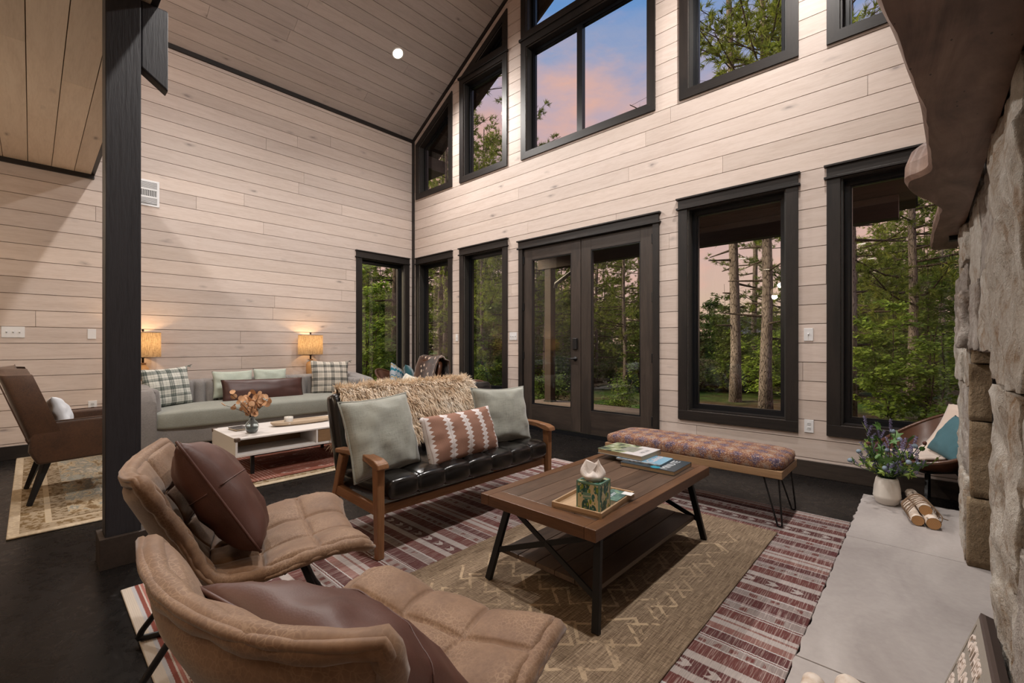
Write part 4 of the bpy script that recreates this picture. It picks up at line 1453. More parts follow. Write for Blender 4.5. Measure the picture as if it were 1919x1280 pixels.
for yy, lab in ((.905, 'lit table lamp with linen drum shade half behind the timber post'), (2.88, 'lit table lamp with linen drum shade by the left wall window')):
    l = thing('table_lamp', (-6.835, yy, .7127), lab, 'lamp')
    MB().lathe([(.0,0),(.055,0),(.062,.02),(.066,.10),(.064,.19),(.05,.225),(.032,.245),(.03,.265),(.036,.275),(.0,.275)], 24).build('glass_base', AMBER, l, smooth=True)
    MB().lathe([(.012,.275),(.012,.33),(.022,.335),(.022,.36),(.006,.365),(.004,.66),(0,.66)], 12).build('stem', BRONZE, l, smooth=True)
    MB().lathe([(.004,.645),(.012,.65),(.012,.675),(0,.68)], 10).build('finial', BRONZE, l.children[-1], smooth=True)
    sh = MB(); n = 40
    sh.lathe([(.172,.345),(.170,.635)], n, caps=False)
    sho = sh.build('shade', SHADE, l, smooth=True, recalc=False)
    MB().lathe([(.167,.632),(.172,.632),(.172,.637),(.167,.637),(.167,.632)], n, caps=False).build('shade_rim', SHADE, sho)
    MB().tube([(-.17,0,.63),(.17,0,.63)], .0025, 4).build('shade_spider', BRONZE, sho)
    superell(.028, .028, .04, 1, 1, 14, 10).build('bulb', emis('warm_bulb', (1,.62,.28), 8), l, smooth=True, loc=(0,0,.44))
    ld = bpy.data.lights.new('bulb_light', 'POINT'); ld.energy = 7; ld.color = (1,.62,.30); ld.shadow_soft_size = .03
    lo = bpy.data.objects.new('bulb_light', ld); link(lo, l); lo.location = (0,0,.53)

# ------------------------------------------------------------------ white coffee table
wt = thing('white_coffee_table', (-4.815, 1.83, 0.0195), 'long white coffee table with oak drawer and black legs in front of the grey sofa', 'table', rz=pi/2)
WL, WD = .61, .37
Z0, Z1 = .185, .352
MB().box(-WL,-WD,Z1-.016,WL,WD,Z1).build('table_top', WHITEL, wt, bevel=.003)
MB().box(-WL,-WD,Z0,WL,WD,Z0+.022).build('bottom_shelf', WHITEL, wt, bevel=.002)
for sx in (-1, 1): MB().box(sx*WL-(.018 if sx > 0 else 0),-WD,Z0+.022,sx*WL+(.018 if sx < 0 else 0),WD,Z1-.016).build('end_panel', WHITEL, wt, bevel=.002)
MB().box(.10,-WD+.004,Z0+.022,.118,WD-.004,Z1-.016).build('divider', WHITEL, wt)
MB().box(-WL+.018,.02,Z0+.022,.10,.035,Z1-.016).build('back_board', OAKB, wt)
MB().box(.122,-WD+.006,Z0+.026,WL-.022,-WD+.022,Z1-.02).build('drawer', OAKB, wt)
for sx in (-1, 1):
    for sy in (-1, 1):
        MB().box(sx*WL-.04*(sx > 0)-.004*(sx < 0), sy*WD-.035*(sy > 0)-.004*(sy < 0), Z1-.03, sx*WL+.04*(sx < 0)+.004*(sx > 0), sy*WD+.035*(sy < 0)+.004*(sy > 0), Z1+.004).build('corner_cap', plain('brown_corner', (.10,.065,.045), .45), wt, bevel=.006)
        MB().box(sx*(WL-.16)-.014, sy*(WD-.085)-.014, 0, sx*(WL-.16)+.014, sy*(WD-.085)+.014, Z0).build('leg', METAL, wt)
for sy in (-1, 1): MB().box(-WL+.16, sy*(WD-.085)-.012, Z0-.024, WL-.16, sy*(WD-.085)+.012, Z0).build('rail', METAL, wt)
# on it
TZ = .0195+Z1+.0003
bk = thing('book', (-4.93, 1.385, TZ), 'closed black-covered book beside the bud vase on the white table', 'book', rz=.12)
MB().box(-.085,-.06,.002,.085,.06,.019).build('pages', plain('book_pages', (.62,.55,.44), .8), bk)
def cover_photo():
    m = NM('black_photo_cover', (.012,.012,.014), .35)
    f = m.noise(m.coord('Object'), 26, 3)
    m.set('Base Color', m.ramp(f, [(.5, (.012,.012,.014)), (.62, (.14,.13,.13))]))
    return m.mat
MB().box(-.09,-.065,.019,.09,.065,.0225).build('cover', cover_photo(), bk)
MB().box(-.09,-.065,0,.09,.065,.002).build('cover', cover_photo(), bk)
vs = thing('bud_vase', (-4.655, 1.415, TZ), 'round clear glass vase with dried peach eucalyptus on the white table', 'vase')
GL = NM('clear_vase_glass', (.9,.97,.98), .03)
GL.set('Transmission Weight', .92); GL.set('IOR', 1.3)
MB().lathe([(.0,.002),(.032,0),(.045,.012),(.056,.04),(.058,.065),(.05,.095),(.034,.115),(.022,.125),(.02,.14),(.024,.152),(.021,.152),(.017,.14),(.019,.126),(.031,.113),(.047,.094),(.054,.065),(.052,.041),(.04,.014),(.0,.006)], 28).build('glass_body', GL.mat, vs, smooth=True)
MB().lathe([(.0,.007),(.038,.014),(.05,.041),(.051,.055),(.0,.055)], 24).build('teal_water', plain('teal_beads', (.10,.27,.28), .3, noise=(60,.4)), vs, smooth=True)
r = random.Random(21)
PEACH = plain('dried_peach_leaf', (.62,.36,.20), .7, noise=(30,.15))
TWIG = plain('brown_twig', (.06,.035,.025), .8)
lm = MB()
lm.grid(lambda u, v: ((v*2-1)*.5*sqrt(max(0, 1-(2*u-1)**2)), .12*abs(v*2-1)**2*sqrt(max(0,1-(2*u-1)**2)), u), 8, 6)
leaf0 = None
for s in range(13):
    a = s*2.399+.3; sp = r.uniform(.05, .19); hh = r.uniform(.26, .40)
    tip = Vector((cos(a)*sp*.7, sin(a)*sp*1.25+.02, hh))
    pts = smooth_path([Vector((cos(a)*.012, sin(a)*.012, .03)), Vector((cos(a)*.012, sin(a)*.012, .15)), Vector((tip.x*.5, tip.y*.5, .15+(hh-.15)*.6)), tip], 4)
    MB().tube(pts, .0022, 5).build('twig', TWIG, vs, smooth=True)
    for k in range(6):
        f = .45+.55*k/5
        q = pts[min(len(pts)-1, int(f*(len(pts)-1)))]
        sz = r.uniform(.040, .064)
        rot = (r.uniform(-.9, .9), r.uniform(-1.2, 1.2), r.uniform(0, 6.28))
        if leaf0 is None:
            leaf0 = lm.build('leaf', PEACH, vs, smooth=True, recalc=False, loc=q, rot=rot); leaf0.scale = (sz, sz, sz)
        else: mesh_copy(leaf0, 'leaf', vs, q, rot, (sz, sz, sz))
# boat tray and candle
by = thing('boat_tray', (-4.83, 1.945, TZ), 'long pale wooden boat-shaped tray on the white table', 'tray', rz=pi/2-.06)
bt = MB()
def boat(u, v):
    th = 2*pi*u
    pr = [(0,.004),(.75,.003),(.95,.014),(1.0,.03),(1.0,.044),(.93,.045),(.90,.036),(.78,.018),(0,.016)]
    t = v*(len(pr)-1); i = min(len(pr)-2, int(t)); f = t-i
    R = pr[i][0]*(1-f)+pr[i+1][0]*f; z = pr[i][1]*(1-f)+pr[i+1][1]*f
    return (.30*R*sgp(cos(th), .75), .085*R*sgp(sin(th), .6), z)
bt.grid(boat, 40, 16, wrapu=True)
bt.build('bowl', wood('pale_boat_wood', (.50,.37,.25), (.64,.50,.36), 'x', rough=.55, scale=3), by, smooth=True, weld=True)
cd = thing('candle_jar', (-4.80, 1.80, TZ+.0185), 'small white ribbed candle jar standing in the boat tray', 'candle')
cd.scale = (1.2, 1.2, 1.45)
MB().lathe([(.0,0),(.034,0),(.036,.006),(.034,.012),(.036,.018),(.034,.024),(.036,.03),(.035,.05),(.031,.05),(.031,.043),(0,.043)], 24).build('jar', plain('white_ceramic', (.68,.65,.60), .4), cd, smooth=True)
MB().lathe([(0,.0432),(.030,.0432),(.030,.0445),(0,.0445)], 20).build('wax', plain('candle_wax', (.75,.66,.5), .5), cd)
MB().tube([(0,0,.044),(0,0,.052)], .001, 5).build('wick', TWIG, cd)

# ------------------------------------------------------------------ wing chair
wc = thing('wing_chair', (-5.15, .29, 0.0125), 'brown suede wingback armchair with black splayed legs beside the post', 'chair', rz=pi+.03)
# local: front -y  (faces +Y in the room)
def prof_prism(mb, prof, x0, x1, bulge=0.0): # prof in (y,z)
    mb.prism(prof, lambda u, v, d: (d, u, v), x0, x1)
MB().box(-.29,-.28,.315,.29,.27,.41).build('seat_frame', SUEDEB, wc, smooth=True, bevel=.02, seg=3)
superell(.245, .27, .065, .4, .2, 30, 14, 2, .02, .02).build('seat_cushion', SUEDEB, wc, smooth=True, loc=(0,-.03,.39))
for sx in (-1, 1):
    a = MB()
    prof_prism(a, [(.27,.30),(-.29,.32),(-.315,.40),(-.32,.55),(-.30,.605),(-.24,.622),(.0,.618),(.22,.61),(.30,.65),(.315,.40)], sx*.275, sx*.355)
    arm_o = a.build('arm', SUEDEB, wc, smooth=True, bevel=.022, seg=4)
    e = MB(); e.tube([(sx*.352,-.315,.40),(sx*.354,-.318,.55),(sx*.354,-.295,.607),(sx*.354,-.24,.625),(sx*.354,0,.621),(sx*.354,.22,.613)], .005, 6)
    e.build('piping', SUEDEB, arm_o, smooth=True)
bk_ = MB()
def backf(u, v):
    # u across outline loop, v height
    z = .38+.66*v
    w = .31+.055*sin(pi*min(1, v*1.15))+.02*v
    if v > .82: w *= 1-.28*((v-.82)/.18)**2
    th = 2*pi*u
    lean = .24+.19*v
    y = lean+.055*sgp(sin(th), .5)
    x = w*sgp(cos(th), .35)
    if sin(th) < 0: y -= .13*max(0, (abs(cos(th))-.75)/.25)**1.2*(1-.25*v)*(v > .0)
    return (x, y, z-.03*(v > .9)*(abs(x)/w)**2)
bk_.grid(backf, 44, 18, wrapu=True)
n0 = len(bk_.v); bk_.f.append(tuple(range(43,-1,-1))); bk_.m.append(0); bk_.f.append(tuple(range(n0-44, n0))); bk_.m.append(0)
bk_o = bk_.build('back', SUEDEB, wc, smooth=True, bevel=.03, seg=3)
for sx in (-1, 1):
    e = MB(); pts = []
    for i in range(15):
        v = i/14; z = .42+.60*v; w = .31+.055*sin(pi*min(1, v*1.15))+.02*v
        if v > .82: w *= 1-.28*((v-.82)/.18)**2
        pts.append((sx*(w+.002), .24+.19*v+.058, z))
    e.tube(pts, .005, 6); e.build('piping', SUEDEB, bk_o, smooth=True)
for sx in (-1, 1):
    for sy in (-1, 1):
        MB().bar((sx*.24, sy*.21, .33), (sx*.30, sy*.31 if sy > 0 else -.27, 0), .045, .045, w1=.026, h1=.026).build('leg', METAL, wc, bevel=.004)
make_pillow('white_pillow', .36, .27, .12, plain('white_grey_cotton', (.62,.64,.68), .9), 'white pillow tucked in the brown wing chair', (-5.05, .20, .535), pi, -.35, .10, 6)

# ------------------------------------------------------------------ black leather sofa
bs = thing('leather_sofa', (-2.56, 2.07, .0105), 'tufted black leather sofa with walnut arms in the middle of the room', 'sofa', rz=pi/2)
HX = .79
for sx in (-1, 1):
    x = sx*(HX-.035)
    MB().bar((x, -.325, .515), (x, -.335, 0), .05, .058, up=(0,1,0), w1=.042, h1=.040).build('leg', WALNUT['z'], bs, bevel=.006)
    MB().bar((x, .075, .515), (x, .275, 0), .045, .055, up=(0,1,0), w1=.036, h1=.036).build('leg', WALNUT['z'], bs, bevel=.006)
    ar = MB()
    pts = [(-.385,.505),(-.375,.535),(-.33,.552),(-.20,.566),(-.05,.566),(.10,.553),(.135,.548),(.135,.52),(.05,.528),(-.10,.534),(-.25,.524),(-.35,.50)]
    ar.prism(pts, lambda u, v, d: (x+d*(1.0 if u < -.2 else .85), u, v), -.036, .036)
    ar.build('armrest', WALNUT['y'], bs, bevel=.008, seg=3)
    MB().bar((x, -.32, .265), (x, .185, .285), .030, .058).build('side_rail', WALNUT['y'], bs, bevel=.005)
MB().box(-HX+.06, -.325, .235, HX-.06, -.295, .285).build('front_rail', WALNUT['x'], bs, bevel=.005)
MB().box(-HX+.06, .17, .25, HX-.06, .20, .305).build('back_rail', WALNUT['x'], bs, bevel=.005)
def tuft_pad(W2, ry, rz, ncol, rowfn, amp, nu, nv, e=.38, endr=.04):
    mb = MB()
    def fn(u, v):
        th = 2*pi*v
        x = -W2+2*W2*u
        # rounded ends
        k = 1.0
        dx = min(u, 1-u)*2*W2
        if dx < endr: k = sqrt(max(0, 1-((endr-dx)/endr)**2))*.5+.5
        cy, cz = sgp(cos(th), e), sgp(sin(th), e)
        bx = abs(sin(pi*ncol*u))**.42
        br = rowfn(th)
        d = amp*(bx*br-1)
        return (x, (ry+d*.8)*cy*(1 if k > .99 else .85+.15*k), (rz*k+d)*cz)
    mb.grid(fn, nu, nv, wrapv=True)
    U = nu+1
    mb.f.append(tuple(j*U for j in range(nv))); mb.m.append(0)
    mb.f.append(tuple(j*U+nu for j in range(nv-1, -1, -1))); mb.m.append(0)
    return mb
def rows_seat(th):
    # th: 0 = back(+y), pi/2 = top, pi = front
    s = sin(th); c = cos(th)
    if s <= .02: return .85
    y = sgp(c, .38)
    t = (y+1)/2*3
    return .25+.75*abs(sin(pi*min(3, max(0, t))))**.35 if abs(y) < .93 else 1.0
sp_ = tuft_pad(.715, .315, .078, 7, rows_seat, .020, 140, 64)
sp_.build('seat_pad', BLACKL, bs, smooth=True, loc=(0, -.06, .355), rot=(radians(-3), 0, 0))
def rows_back(th):
    s = sin(th); c = cos(th)
    if s <= .02: return .85
    y = sgp(c, .38); t = (y+1)/2*3
    return .25+.75*abs(sin(pi*min(3, max(0, t))))**.35 if abs(y) < .93 else 1.0
bp_ = tuft_pad(.735, .265, .070, 7, rows_back, .014, 140, 64, e=.42)
# local z of pad faces the front: tilt so that its y axis points up the back
bp_.build('back_pad', BLACKL, bs, smooth=True, loc=(0, .275, .605), rot=(radians(74), 0, 0))
btn = superell(.013, .013, .005, 1, 1, 12, 8).build('button', BLACKL, bs, smooth=True, loc=(-.715+1.43/7, -.165, .408))
for i in range(1, 7):
    for j, yy in enumerate((-.165, .04)):
        if (i, j) == (1, 0): continue
        mesh_copy(btn, 'button', bs, (-.715+1.43*i/7, yy, .408+(.01 if j else 0)*0))

# fur throw over its back
def fur_mat(name, c0, c1, c2):
    m = NM(name, rough=.8, spec=.2)
    v = m.coord('Object')
    f = m.noise(v, 9, 4, .6); g = m.noise(v, 90, 2, .5)
    m.set('Base Color', m.ramp(m.math('MULTIPLY_ADD', g, .5, m.math('MULTIPLY', f, .6)), [(.36, c0), (.55, c1), (.74, c2)]))
    m.set('Sheen Weight', .3)
    return m.mat
FURM = fur_mat('cream_fur', (.66,.47,.31), (.86,.72,.56), (.95,.90,.82))
ft = thing('fur_throw', (-2.56, 2.07, .0105), 'shaggy cream and tan fur throw over the back of the black sofa', 'throw', rz=pi/2)
def throw_pt(u, v):
    # u across, v from back hem over the top to front hem
    x = -.66+1.18*u+.02*sin(v*7)
    pr = [(.42,.50),(.445,.70),(.445,.84),(.385,.893),(.300,.880),(.225,.76),(.185,.64),(.145,.52)]
    t = v*(len(pr)-1); i = min(len(pr)-2, int(t)); f = t-i
    y = pr[i][0]*(1-f)+pr[i+1][0]*f; z = pr[i][1]*(1-f)+pr[i+1][1]*f
    z += .012*fbm(x*6, v*4, 1); y += .01*fbm(x*5, v*4, 5)
    return Vector((x, y, z))
MB().grid(lambda u, v: throw_pt(u, v), 50, 40).build('hide', FURM, ft, smooth=True, recalc=False)
fb = MB(); r = random.Random(31)
for i in range(26000):
    u, v = r.random(), r.random()
    p = throw_pt(u, v); p2 = throw_pt(min(1, u+.01), v); p3 = throw_pt(u, min(1, v+.01))
    n = (p2-throw_pt(u-.01, v)).cross(throw_pt(u, v+.01)-throw_pt(u, v-.01)).normalized()
    c = Vector((0, .345, .66))
    if n.dot(p-c) < 0: n = -n
    down = (throw_pt(u, min(1, v+.03))-throw_pt(u, max(0, v-.03))).normalized()
    if v < .38: down = -down
    cl = Vector((fbm(u*14, v*14, 2), fbm(u*14, v*14, 6), fbm(u*14, v*14, 9)))*.7
    d = (n*.55+down*.8+cl+Vector((r.gauss(0,.2), r.gauss(0,.2), r.gauss(0,.2)))).normalized()
    L = r.uniform(.035, .080)
    sd = d.cross(n+Vector((r.gauss(0,.4), r.gauss(0,.4), r.gauss(0,.4)))).normalized()*.0028
    m1 = p+d*L*.55+n*.004; tip = p+d*L-Vector((0,0,.010))
    fb.add([p-sd, p+sd, m1+sd*.8, m1-sd*.8, tip], [(0,1,2,3),(3,2,4)])
fb.build('fur', FURM, ft, recalc=False, kind='stuff')

make_pillow('sage_pillow', .50, .47, .19, SAGE, 'large sage velvet pillow with cord edge at the near end of the black sofa', (-2.385, 1.485, .425), pi/2+.12, -.30, -.03, 11, piping=SAGE, wr=.02)
make_pillow('sage_pillow', .52, .45, .19, SAGE, 'large sage velvet pillow with cord edge at the far end of the black sofa', (-2.43, 2.545, .425), pi/2-.18, -.28, .03, 12, piping=SAGE, pinch=.10, wr=.02)
def zigzag():
    m = NM('rose_zigzag_cotton', rough=.9, spec=.15)
    x, y, z = m.xyz(m.coord('Object'))
    tri = m.math('ABSOLUTE', m.math('SUBTRACT', m.math('FRACT', m.math('MULTIPLY', z, 34)), .5))
    f = m.math('FRACT', m.math('MULTIPLY_ADD', x, 6.6, .5))
    w = m.math('ABSOLUTE', m.math('SUBTRACT', f, .5))
    stripe = m.math('LESS_THAN', m.math('ADD', w, m.math('MULTIPLY', tri, .34)), .235)
    rib = m.math('SINE', m.math('MULTIPLY', x, 900))
    rose = m.ramp(m.math('MULTIPLY_ADD', rib, .3, .5), [(.2, (.24,.125,.09)), (.8, (.36,.21,.16))])
    ln = m.math('LESS_THAN', w, .012)
    col = m.mix(stripe, rose, (.66,.62,.62))
    m.set('Base Color', m.mix(m.math('MULTIPLY', ln, .5), col, (.3,.2,.17)))
    m.bump(m.noise(m.coord('Object'), 140, 2), .2, .002)
    return m.mat
make_pillow('lumbar_pillow', .66, .33, .17, zigzag(), 'rose lumbar pillow with white zigzag stripes in the middle of the black sofa', (-2.30, 2.03, .425), pi/2+.05, -.33, -.02, 13, pinch=.05)

# ------------------------------------------------------------------ wood coffee table
TABW = {a: wood('rustic_acacia_'+a, (.045,.027,.018), (.125,.078,.053), a, rough=.36, scale=1.6, vary=.28, bump=.25, cdark=(.030,.017,.011)) for a in 'xy'}
TABE = {a: wood('acacia_edge_'+a, (.060,.026,.012), (.135,.064,.030), a, rough=.36, scale=2.2, vary=.15) for a in 'xy'}
tb = thing('coffee_table', (-1.303, 2.175, .0195), 'rustic wooden coffee table with crossed black metal legs on the tan rug', 'table')
TX, TY = .335, .64
ZT = .438
for sx in (-1, 1):
    MB().box(sx*TX-.055*(sx > 0), -TY, ZT-.052, sx*TX+.055*(sx < 0), TY, ZT).build('side_board', TABE['y'], tb, bevel=.003)
for sy in (-1, 1):
    MB().box(-TX+.0555, sy*TY-.09*(sy > 0), ZT-.052, TX-.0555, sy*TY+.09*(sy < 0), ZT-.0002).build('end_board', TABE['x'], tb, bevel=.002)
np_ = 5
for i in range(np_):
    w_ = (2*TX-.112)/np_
    x0 = -TX+.056+i*w_
    MB().box(x0+.0012, -TY+.0905, ZT-.03, x0+w_-.0012, TY-.0905, ZT-.0006).build('top_plank', TABW['y'], tb, bevel=.002)
for i in range(5):
    w_ = .56/5; x0 = -.28+i*w_
    MB().box(x0+.0015, -.545, .125, x0+w_-.0015, .545, .148).build('shelf_plank', TABW['y'], tb, bevel=.002)
for sy in (-1, 1):
    ye = sy*.555; yt = sy*.50
    for sx in (-1, 1):
        MB().bar((sx*.262, yt, ZT-.053), (sx*.315, sy*.605, 0), .034, .022, up=(0,1,0)).build('leg', METAL, tb, bevel=.002)
    def onleg(sx, z):
        f = (ZT-.053-z)/(ZT-.053); return (sx*(.262+.053*f), yt+(sy*.605-yt)*f, z)
    MB().bar(onleg(-1, ZT-.075), onleg(1, .12), .026, .008, up=(0,1,0)).build('cross_brace', METAL, tb)
    MB().bar(onleg(1, ZT-.085), onleg(-1, .14), .026, .008, up=(0,1,0)).build('cross_brace', METAL, tb)

# things on it
def text_mesh(name, body, size, mat, parent, loc, rot, depth=.0004, shear=0.0, align='CENTER'):
    cu = bpy.data.curves.new(name, 'FONT'); cu.body = body; cu.size = size; cu.extrude = depth; cu.align_x = align; cu.shear = shear
    cu.resolution_u = 2
    tmp = bpy.data.objects.new(name+'_tmp', cu); COL.objects.link(tmp)
    dg = bpy.context.evaluated_depsgraph_get()
    me = bpy.data.meshes.new_from_object(tmp.evaluated_get(dg))
    bpy.data.objects.remove(tmp); bpy.data.curves.remove(cu)
    me.materials.clear(); me.materials.append(mat)
    o = bpy.data.objects.new(name, me); link(o, parent); o.location = loc; o.rotation_euler = rot
    return o
TT = .0195+ZT+.0004
PAGES = plain('paper_block', (.58,.46,.31), .8, noise=(200,.1)); PAGEW = plain('white_paper_block', (.66,.68,.70), .8)
def make_book(loc, rz, w, d, h, cover, label, spine=None):
    b = thing('book', loc, label, 'book', rz=rz)
    MB().box(-w/2+.004,-d/2+.004,.0025,w/2-.002,d/2-.004,h-.0025).build('pages', PAGES, b)
    MB().box(-w/2,-d/2,0,w/2,d/2,.0025).build('cover', spine or cover, b)
    MB().box(-w/2,-d/2,h-.0025,w/2,d/2,h).build('cover', cover, b)
    MB().box(-w/2,d/2-.0025,.0025,w/2,d/2,h-.0025).build('spine', spine or cover, b)
    return b
SLATE = plain('slate_blue_cover', (.032,.050,.065), .3)
b1 = make_book((-1.215, 2.605, TT), .03, .335, .275, .024, SLATE, 'slate blue hardback at the bottom of the stack on the coffee table')
LT = plain('pale_print', (.62,.66,.70), .5); PK = plain('pink_print', (.68,.55,.55), .5); GY = plain('grey_print', (.25,.25,.26), .5)
text_mesh('title', 'MINUTE', .062, LT, b1, (.115, -.005, .0243), (0,0,pi/2))
superell(.028, .028, .0005, 1, 1, 16, 6).build('cover_badge', plain('teal_badge', (.02,.24,.34), .4), b1, loc=(.045, -.108, .0242))
def skyscape():
    m = NM('light_blue_cover', rough=.3)
    x, y, z = m.xyz(m.coord('Object'))
    f = m.noise(m.coord('Object', (1,1,1)), 60, 4)
    msk = m.math('LESS_THAN', m.math('ADD', y, m.math('MULTIPLY', f, .06)), -.06)
    m.set('Base Color', m.mix(msk, (.20,.40,.55), m.ramp(f, [(.4, (.12,.16,.20)), (.6, (.5,.52,.55))])))
    return m.mat
b2 = make_book((-1.295, 2.62, TT+.0242), .05, .28, .215, .008, skyscape(), 'light blue book with pink script in the middle of the stack')
text_mesh('title', 'Cakes', .075, PK, b2, (.085, .005, .0083), (0,0,pi/2), shear=.25)
def gardencover():
    m = NM('garden_photo_cover', rough=.3)
    x, y, z = m.xyz(m.coord('Object'))
    f = m.noise(m.coord('Object', (1,1,1)), 22, 4)
    g = m.ramp(f, [(.38, (.05,.07,.06)), (.5, (.26,.30,.17)), (.6, (.42,.46,.30)), (.7, (.6,.6,.55))])
    msk = m.math('GREATER_THAN', m.math('ADD', x, m.math('MULTIPLY', m.math('SUBTRACT', f, .5), .05)), .03)
    col = m.mix(msk, g, (.66,.63,.64))
    bx = m.math('MULTIPLY', m.math('LESS_THAN', m.math('ABSOLUTE', m.math('SUBTRACT', x, .02)), .05), m.math('LESS_THAN', m.math('ABSOLUTE', y), .07))
    col = m.mix(bx, col, m.ramp(m.noise(m.coord('Object', (60,3,1)), 6, 2), [(.4, (.18,.19,.16)), (.6, (.36,.37,.32))]))
    m.set('Base Color', col)
    return m.mat
b3 = make_book((-1.425, 2.66, TT+.0325), -.02, .315, .255, .030, gardencover(), 'thick garden photo book on top of the stack on the coffee table', spine=plain('blue_grey_spine', (.13,.17,.23), .35))
text_mesh('title', 'MILLER', .034, GY, b3, (.125, .0, .0303), (0,0,pi/2))

TR_ = thing('wooden_tray', (-1.152, 1.815, TT), 'shallow pale wooden tray at the near end of the coffee table', 'tray', rz=.10)
MB().box(-.125,-.18,0,.125,.18,.008).build('tray_base', OAK['y'], TR_)
for sx in (-1, 1): MB().box(sx*.125-.009*(sx > 0),-.18,.0,sx*.125+.009*(sx < 0),.18,.026).build('tray_side', OAK['y'], TR_, bevel=.002)
for sy in (-1, 1): MB().box(-.116,sy*.18-.009*(sy > 0),.0,.116,sy*.18+.009*(sy < 0),.026).build('tray_side', OAK['x'], TR_, bevel=.002)
def leafprint():
    m = NM('leaf_print_card', rough=.5)
    v = m.coord('Object')
    def layer(sc, rot, thr, col, base, sx=2.2):
        vv = m.coord('Object', (sc*sx, sc*sx, sc), rot)
        d = m.voro(vv, 1.0); 
        return m.mix(m.math('LESS_THAN', d, thr), base, col)
    col = (.60,.53,.33)
    col = layer(16, (.0,.5,.3), .50, (.020,.085,.070), col, 1.6)
    col = layer(22, (.4,-.6,.9), .40, (.035,.15,.13), col, 2.0)
    col = layer(30, (.2,.8,.1), .34, (.22,.30,.035), col, 1.9)
    col = layer(40, (.7,-.3,.5), .22, (.60,.56,.36), col, 3.0)
    m.set('Base Color', col)
    return m.mat
GREENB = plain('sage_green_card', (.16,.30,.23), .5)
tx = thing('tissue_box', (-1.105, 1.735, TT+.0083), 'square green leaf-print tissue box standing in the wooden tray', 'tissue box', rz=.10)
MB().box(-.056,-.056,.0,.056,.056,.123).build('carton', leafprint(), tx, bevel=.002)
for sx in (-1, 1):
    for sy in (-1, 1): MB().box(sx*.0535-.0032,sy*.0535-.0032,.0,sx*.0535+.0032,sy*.0535+.0032,.1235).build('edge_band', GREENB, tx)
for sx in (-1, 1):
    MB().box(sx*.0535-.0034,-.0568,.1165,sx*.0535+.0034,.0568,.1238).build('edge_band', GREENB, tx)
    MB().box(-.0568,sx*.0535-.0034,.1165,.0568,sx*.0535+.0034,.1238).build('edge_band', GREENB, tx)
MB().lathe([(.0,.1232),(.036,.1232),(.036,.1242),(0,.1242)], 20).build('opening', plain('slot_film', (.5,.5,.45), .4), tx)
MB().box(-.024,-.0570,.050,.016,-.0562,.078).build('label_patch', GREENB, tx)
text_mesh('brand_word', 'Kleenex', .0135, plain('cream_print', (.72,.66,.50), .5), tx, (-.004,-.0573,.059), (pi/2,-.12,0))
ti = MB(); r = random.Random(8)
def tiss(u, v):
    th = 2*pi*u; k = v
    fold = .45*sin(th*3+.6)+.30*sin(th*5+2.0)+.2*sin(th*9)
    rr = (.030+.026*sin(pi*min(1, k*.95)))*(1+.22*fold*k)*(1-.42*k**3)+.016*k*max(0, sin(th-2.6))**2
    z = .121+.060*k+.030*k*k*(sin(th*2+.4)*.5+sin(th*5+1)*.45+.35*sin(th*3+2.2))
    if k > .98: z += .012*max(0, sin(th*3+.5))
    return (rr*cos(th), rr*sin(th), z)
ti.grid(tiss, 40, 9, wrapu=True)
ti.f.append(tuple(len(ti.v)-40+i for i in range(40))); ti.m.append(0)
ti.build('tissue', plain('white_tissue', (.78,.72,.68), .9), tx, smooth=False, recalc=False)
bo = thing('booklet', (-1.085, 1.885, TT+.0083), 'small green booklet lying in the wooden tray behind the tissue box', 'book', rz=.10)
MB().box(-.045,-.075,.0,.045,.075,.020).build('pages', PAGEW, bo)
def greencov():
    m = NM('green_leaf_cover', rough=.35)
    m.set('Base Color', m.ramp(m.noise(m.coord('Object'), 35, 4), [(.4, (.05,.10,.10)), (.6, (.12,.22,.18)), (.75, (.3,.42,.25))]))
    return m.mat
MB().box(-.046,-.076,.020,.046,.076,.022).build('cover', greencov(), bo)
text_mesh('title', 'Guest', .035, LT, bo, (.0,-.012,.0221), (0,0,pi/2), shear=.2)
MB().box(.02,.03,.0222,.07,.075,.0229).build('white_card', plain('white_card', (.7,.7,.7), .6), bo)

# ------------------------------------------------------------------ bench
bn = thing('hairpin_bench', (-1.335, 3.525, .0105), 'long bench with orange patterned cushion and black hairpin legs by the windows', 'bench')
BX, BY = .655, .225
MB().box(-BX,-BY,.315,BX,BY,.368).build('frame', OAKB, bn, bevel=.004)
def ikat():
    m = NM('orange_violet_tapestry', rough=.9, spec=.15)
    v = m.coord('Object')
    dv = m.n('ShaderNodeVectorMath', operation='ADD'); m.t.links.new(v, dv.inputs[0])
    nc = m.noise(v, 10, 3, .6, out='Color'); sc = m.n('ShaderNodeVectorMath', operation='SCALE'); sc.inputs['Scale'].default_value = .06
    m.t.links.new(nc, sc.inputs[0]); m.t.links.new(sc.outputs[0], dv.inputs[1])
    x, y, z = m.xyz(dv.outputs[0])
    # diamonds
    def saw(q, k): return m.math('ABSOLUTE', m.math('SUBTRACT', m.math('FRACT', m.math('MULTIPLY', q, k)), .5))
    yz = m.math('ADD', y, m.math('MULTIPLY', z, 1.0))
    d = m.math('ADD', saw(x, 8.5), saw(yz, 7.0))
    n = m.noise(v, 55, 6, .8)
    f = m.math('MULTIPLY_ADD', n, 1.05, m.math('MULTIPLY', d, .42))
    col = m.ramp(f, [(.50, (.045,.032,.055)), (.62, (.115,.09,.13)), (.70, (.16,.068,.042)), (.80, (.22,.105,.06)), (.90, (.30,.225,.175)), (.97, (.16,.145,.18)), (1.0, (.08,.04,.035))])
    m.set('Base Color', m.mix(m.ramp(m.noise(v, 150, 2), [(.55, 0.0), (.65, .6)]), col, (.55,.42,.32)))
    m.bump(n, .3, .003)
    return m.mat
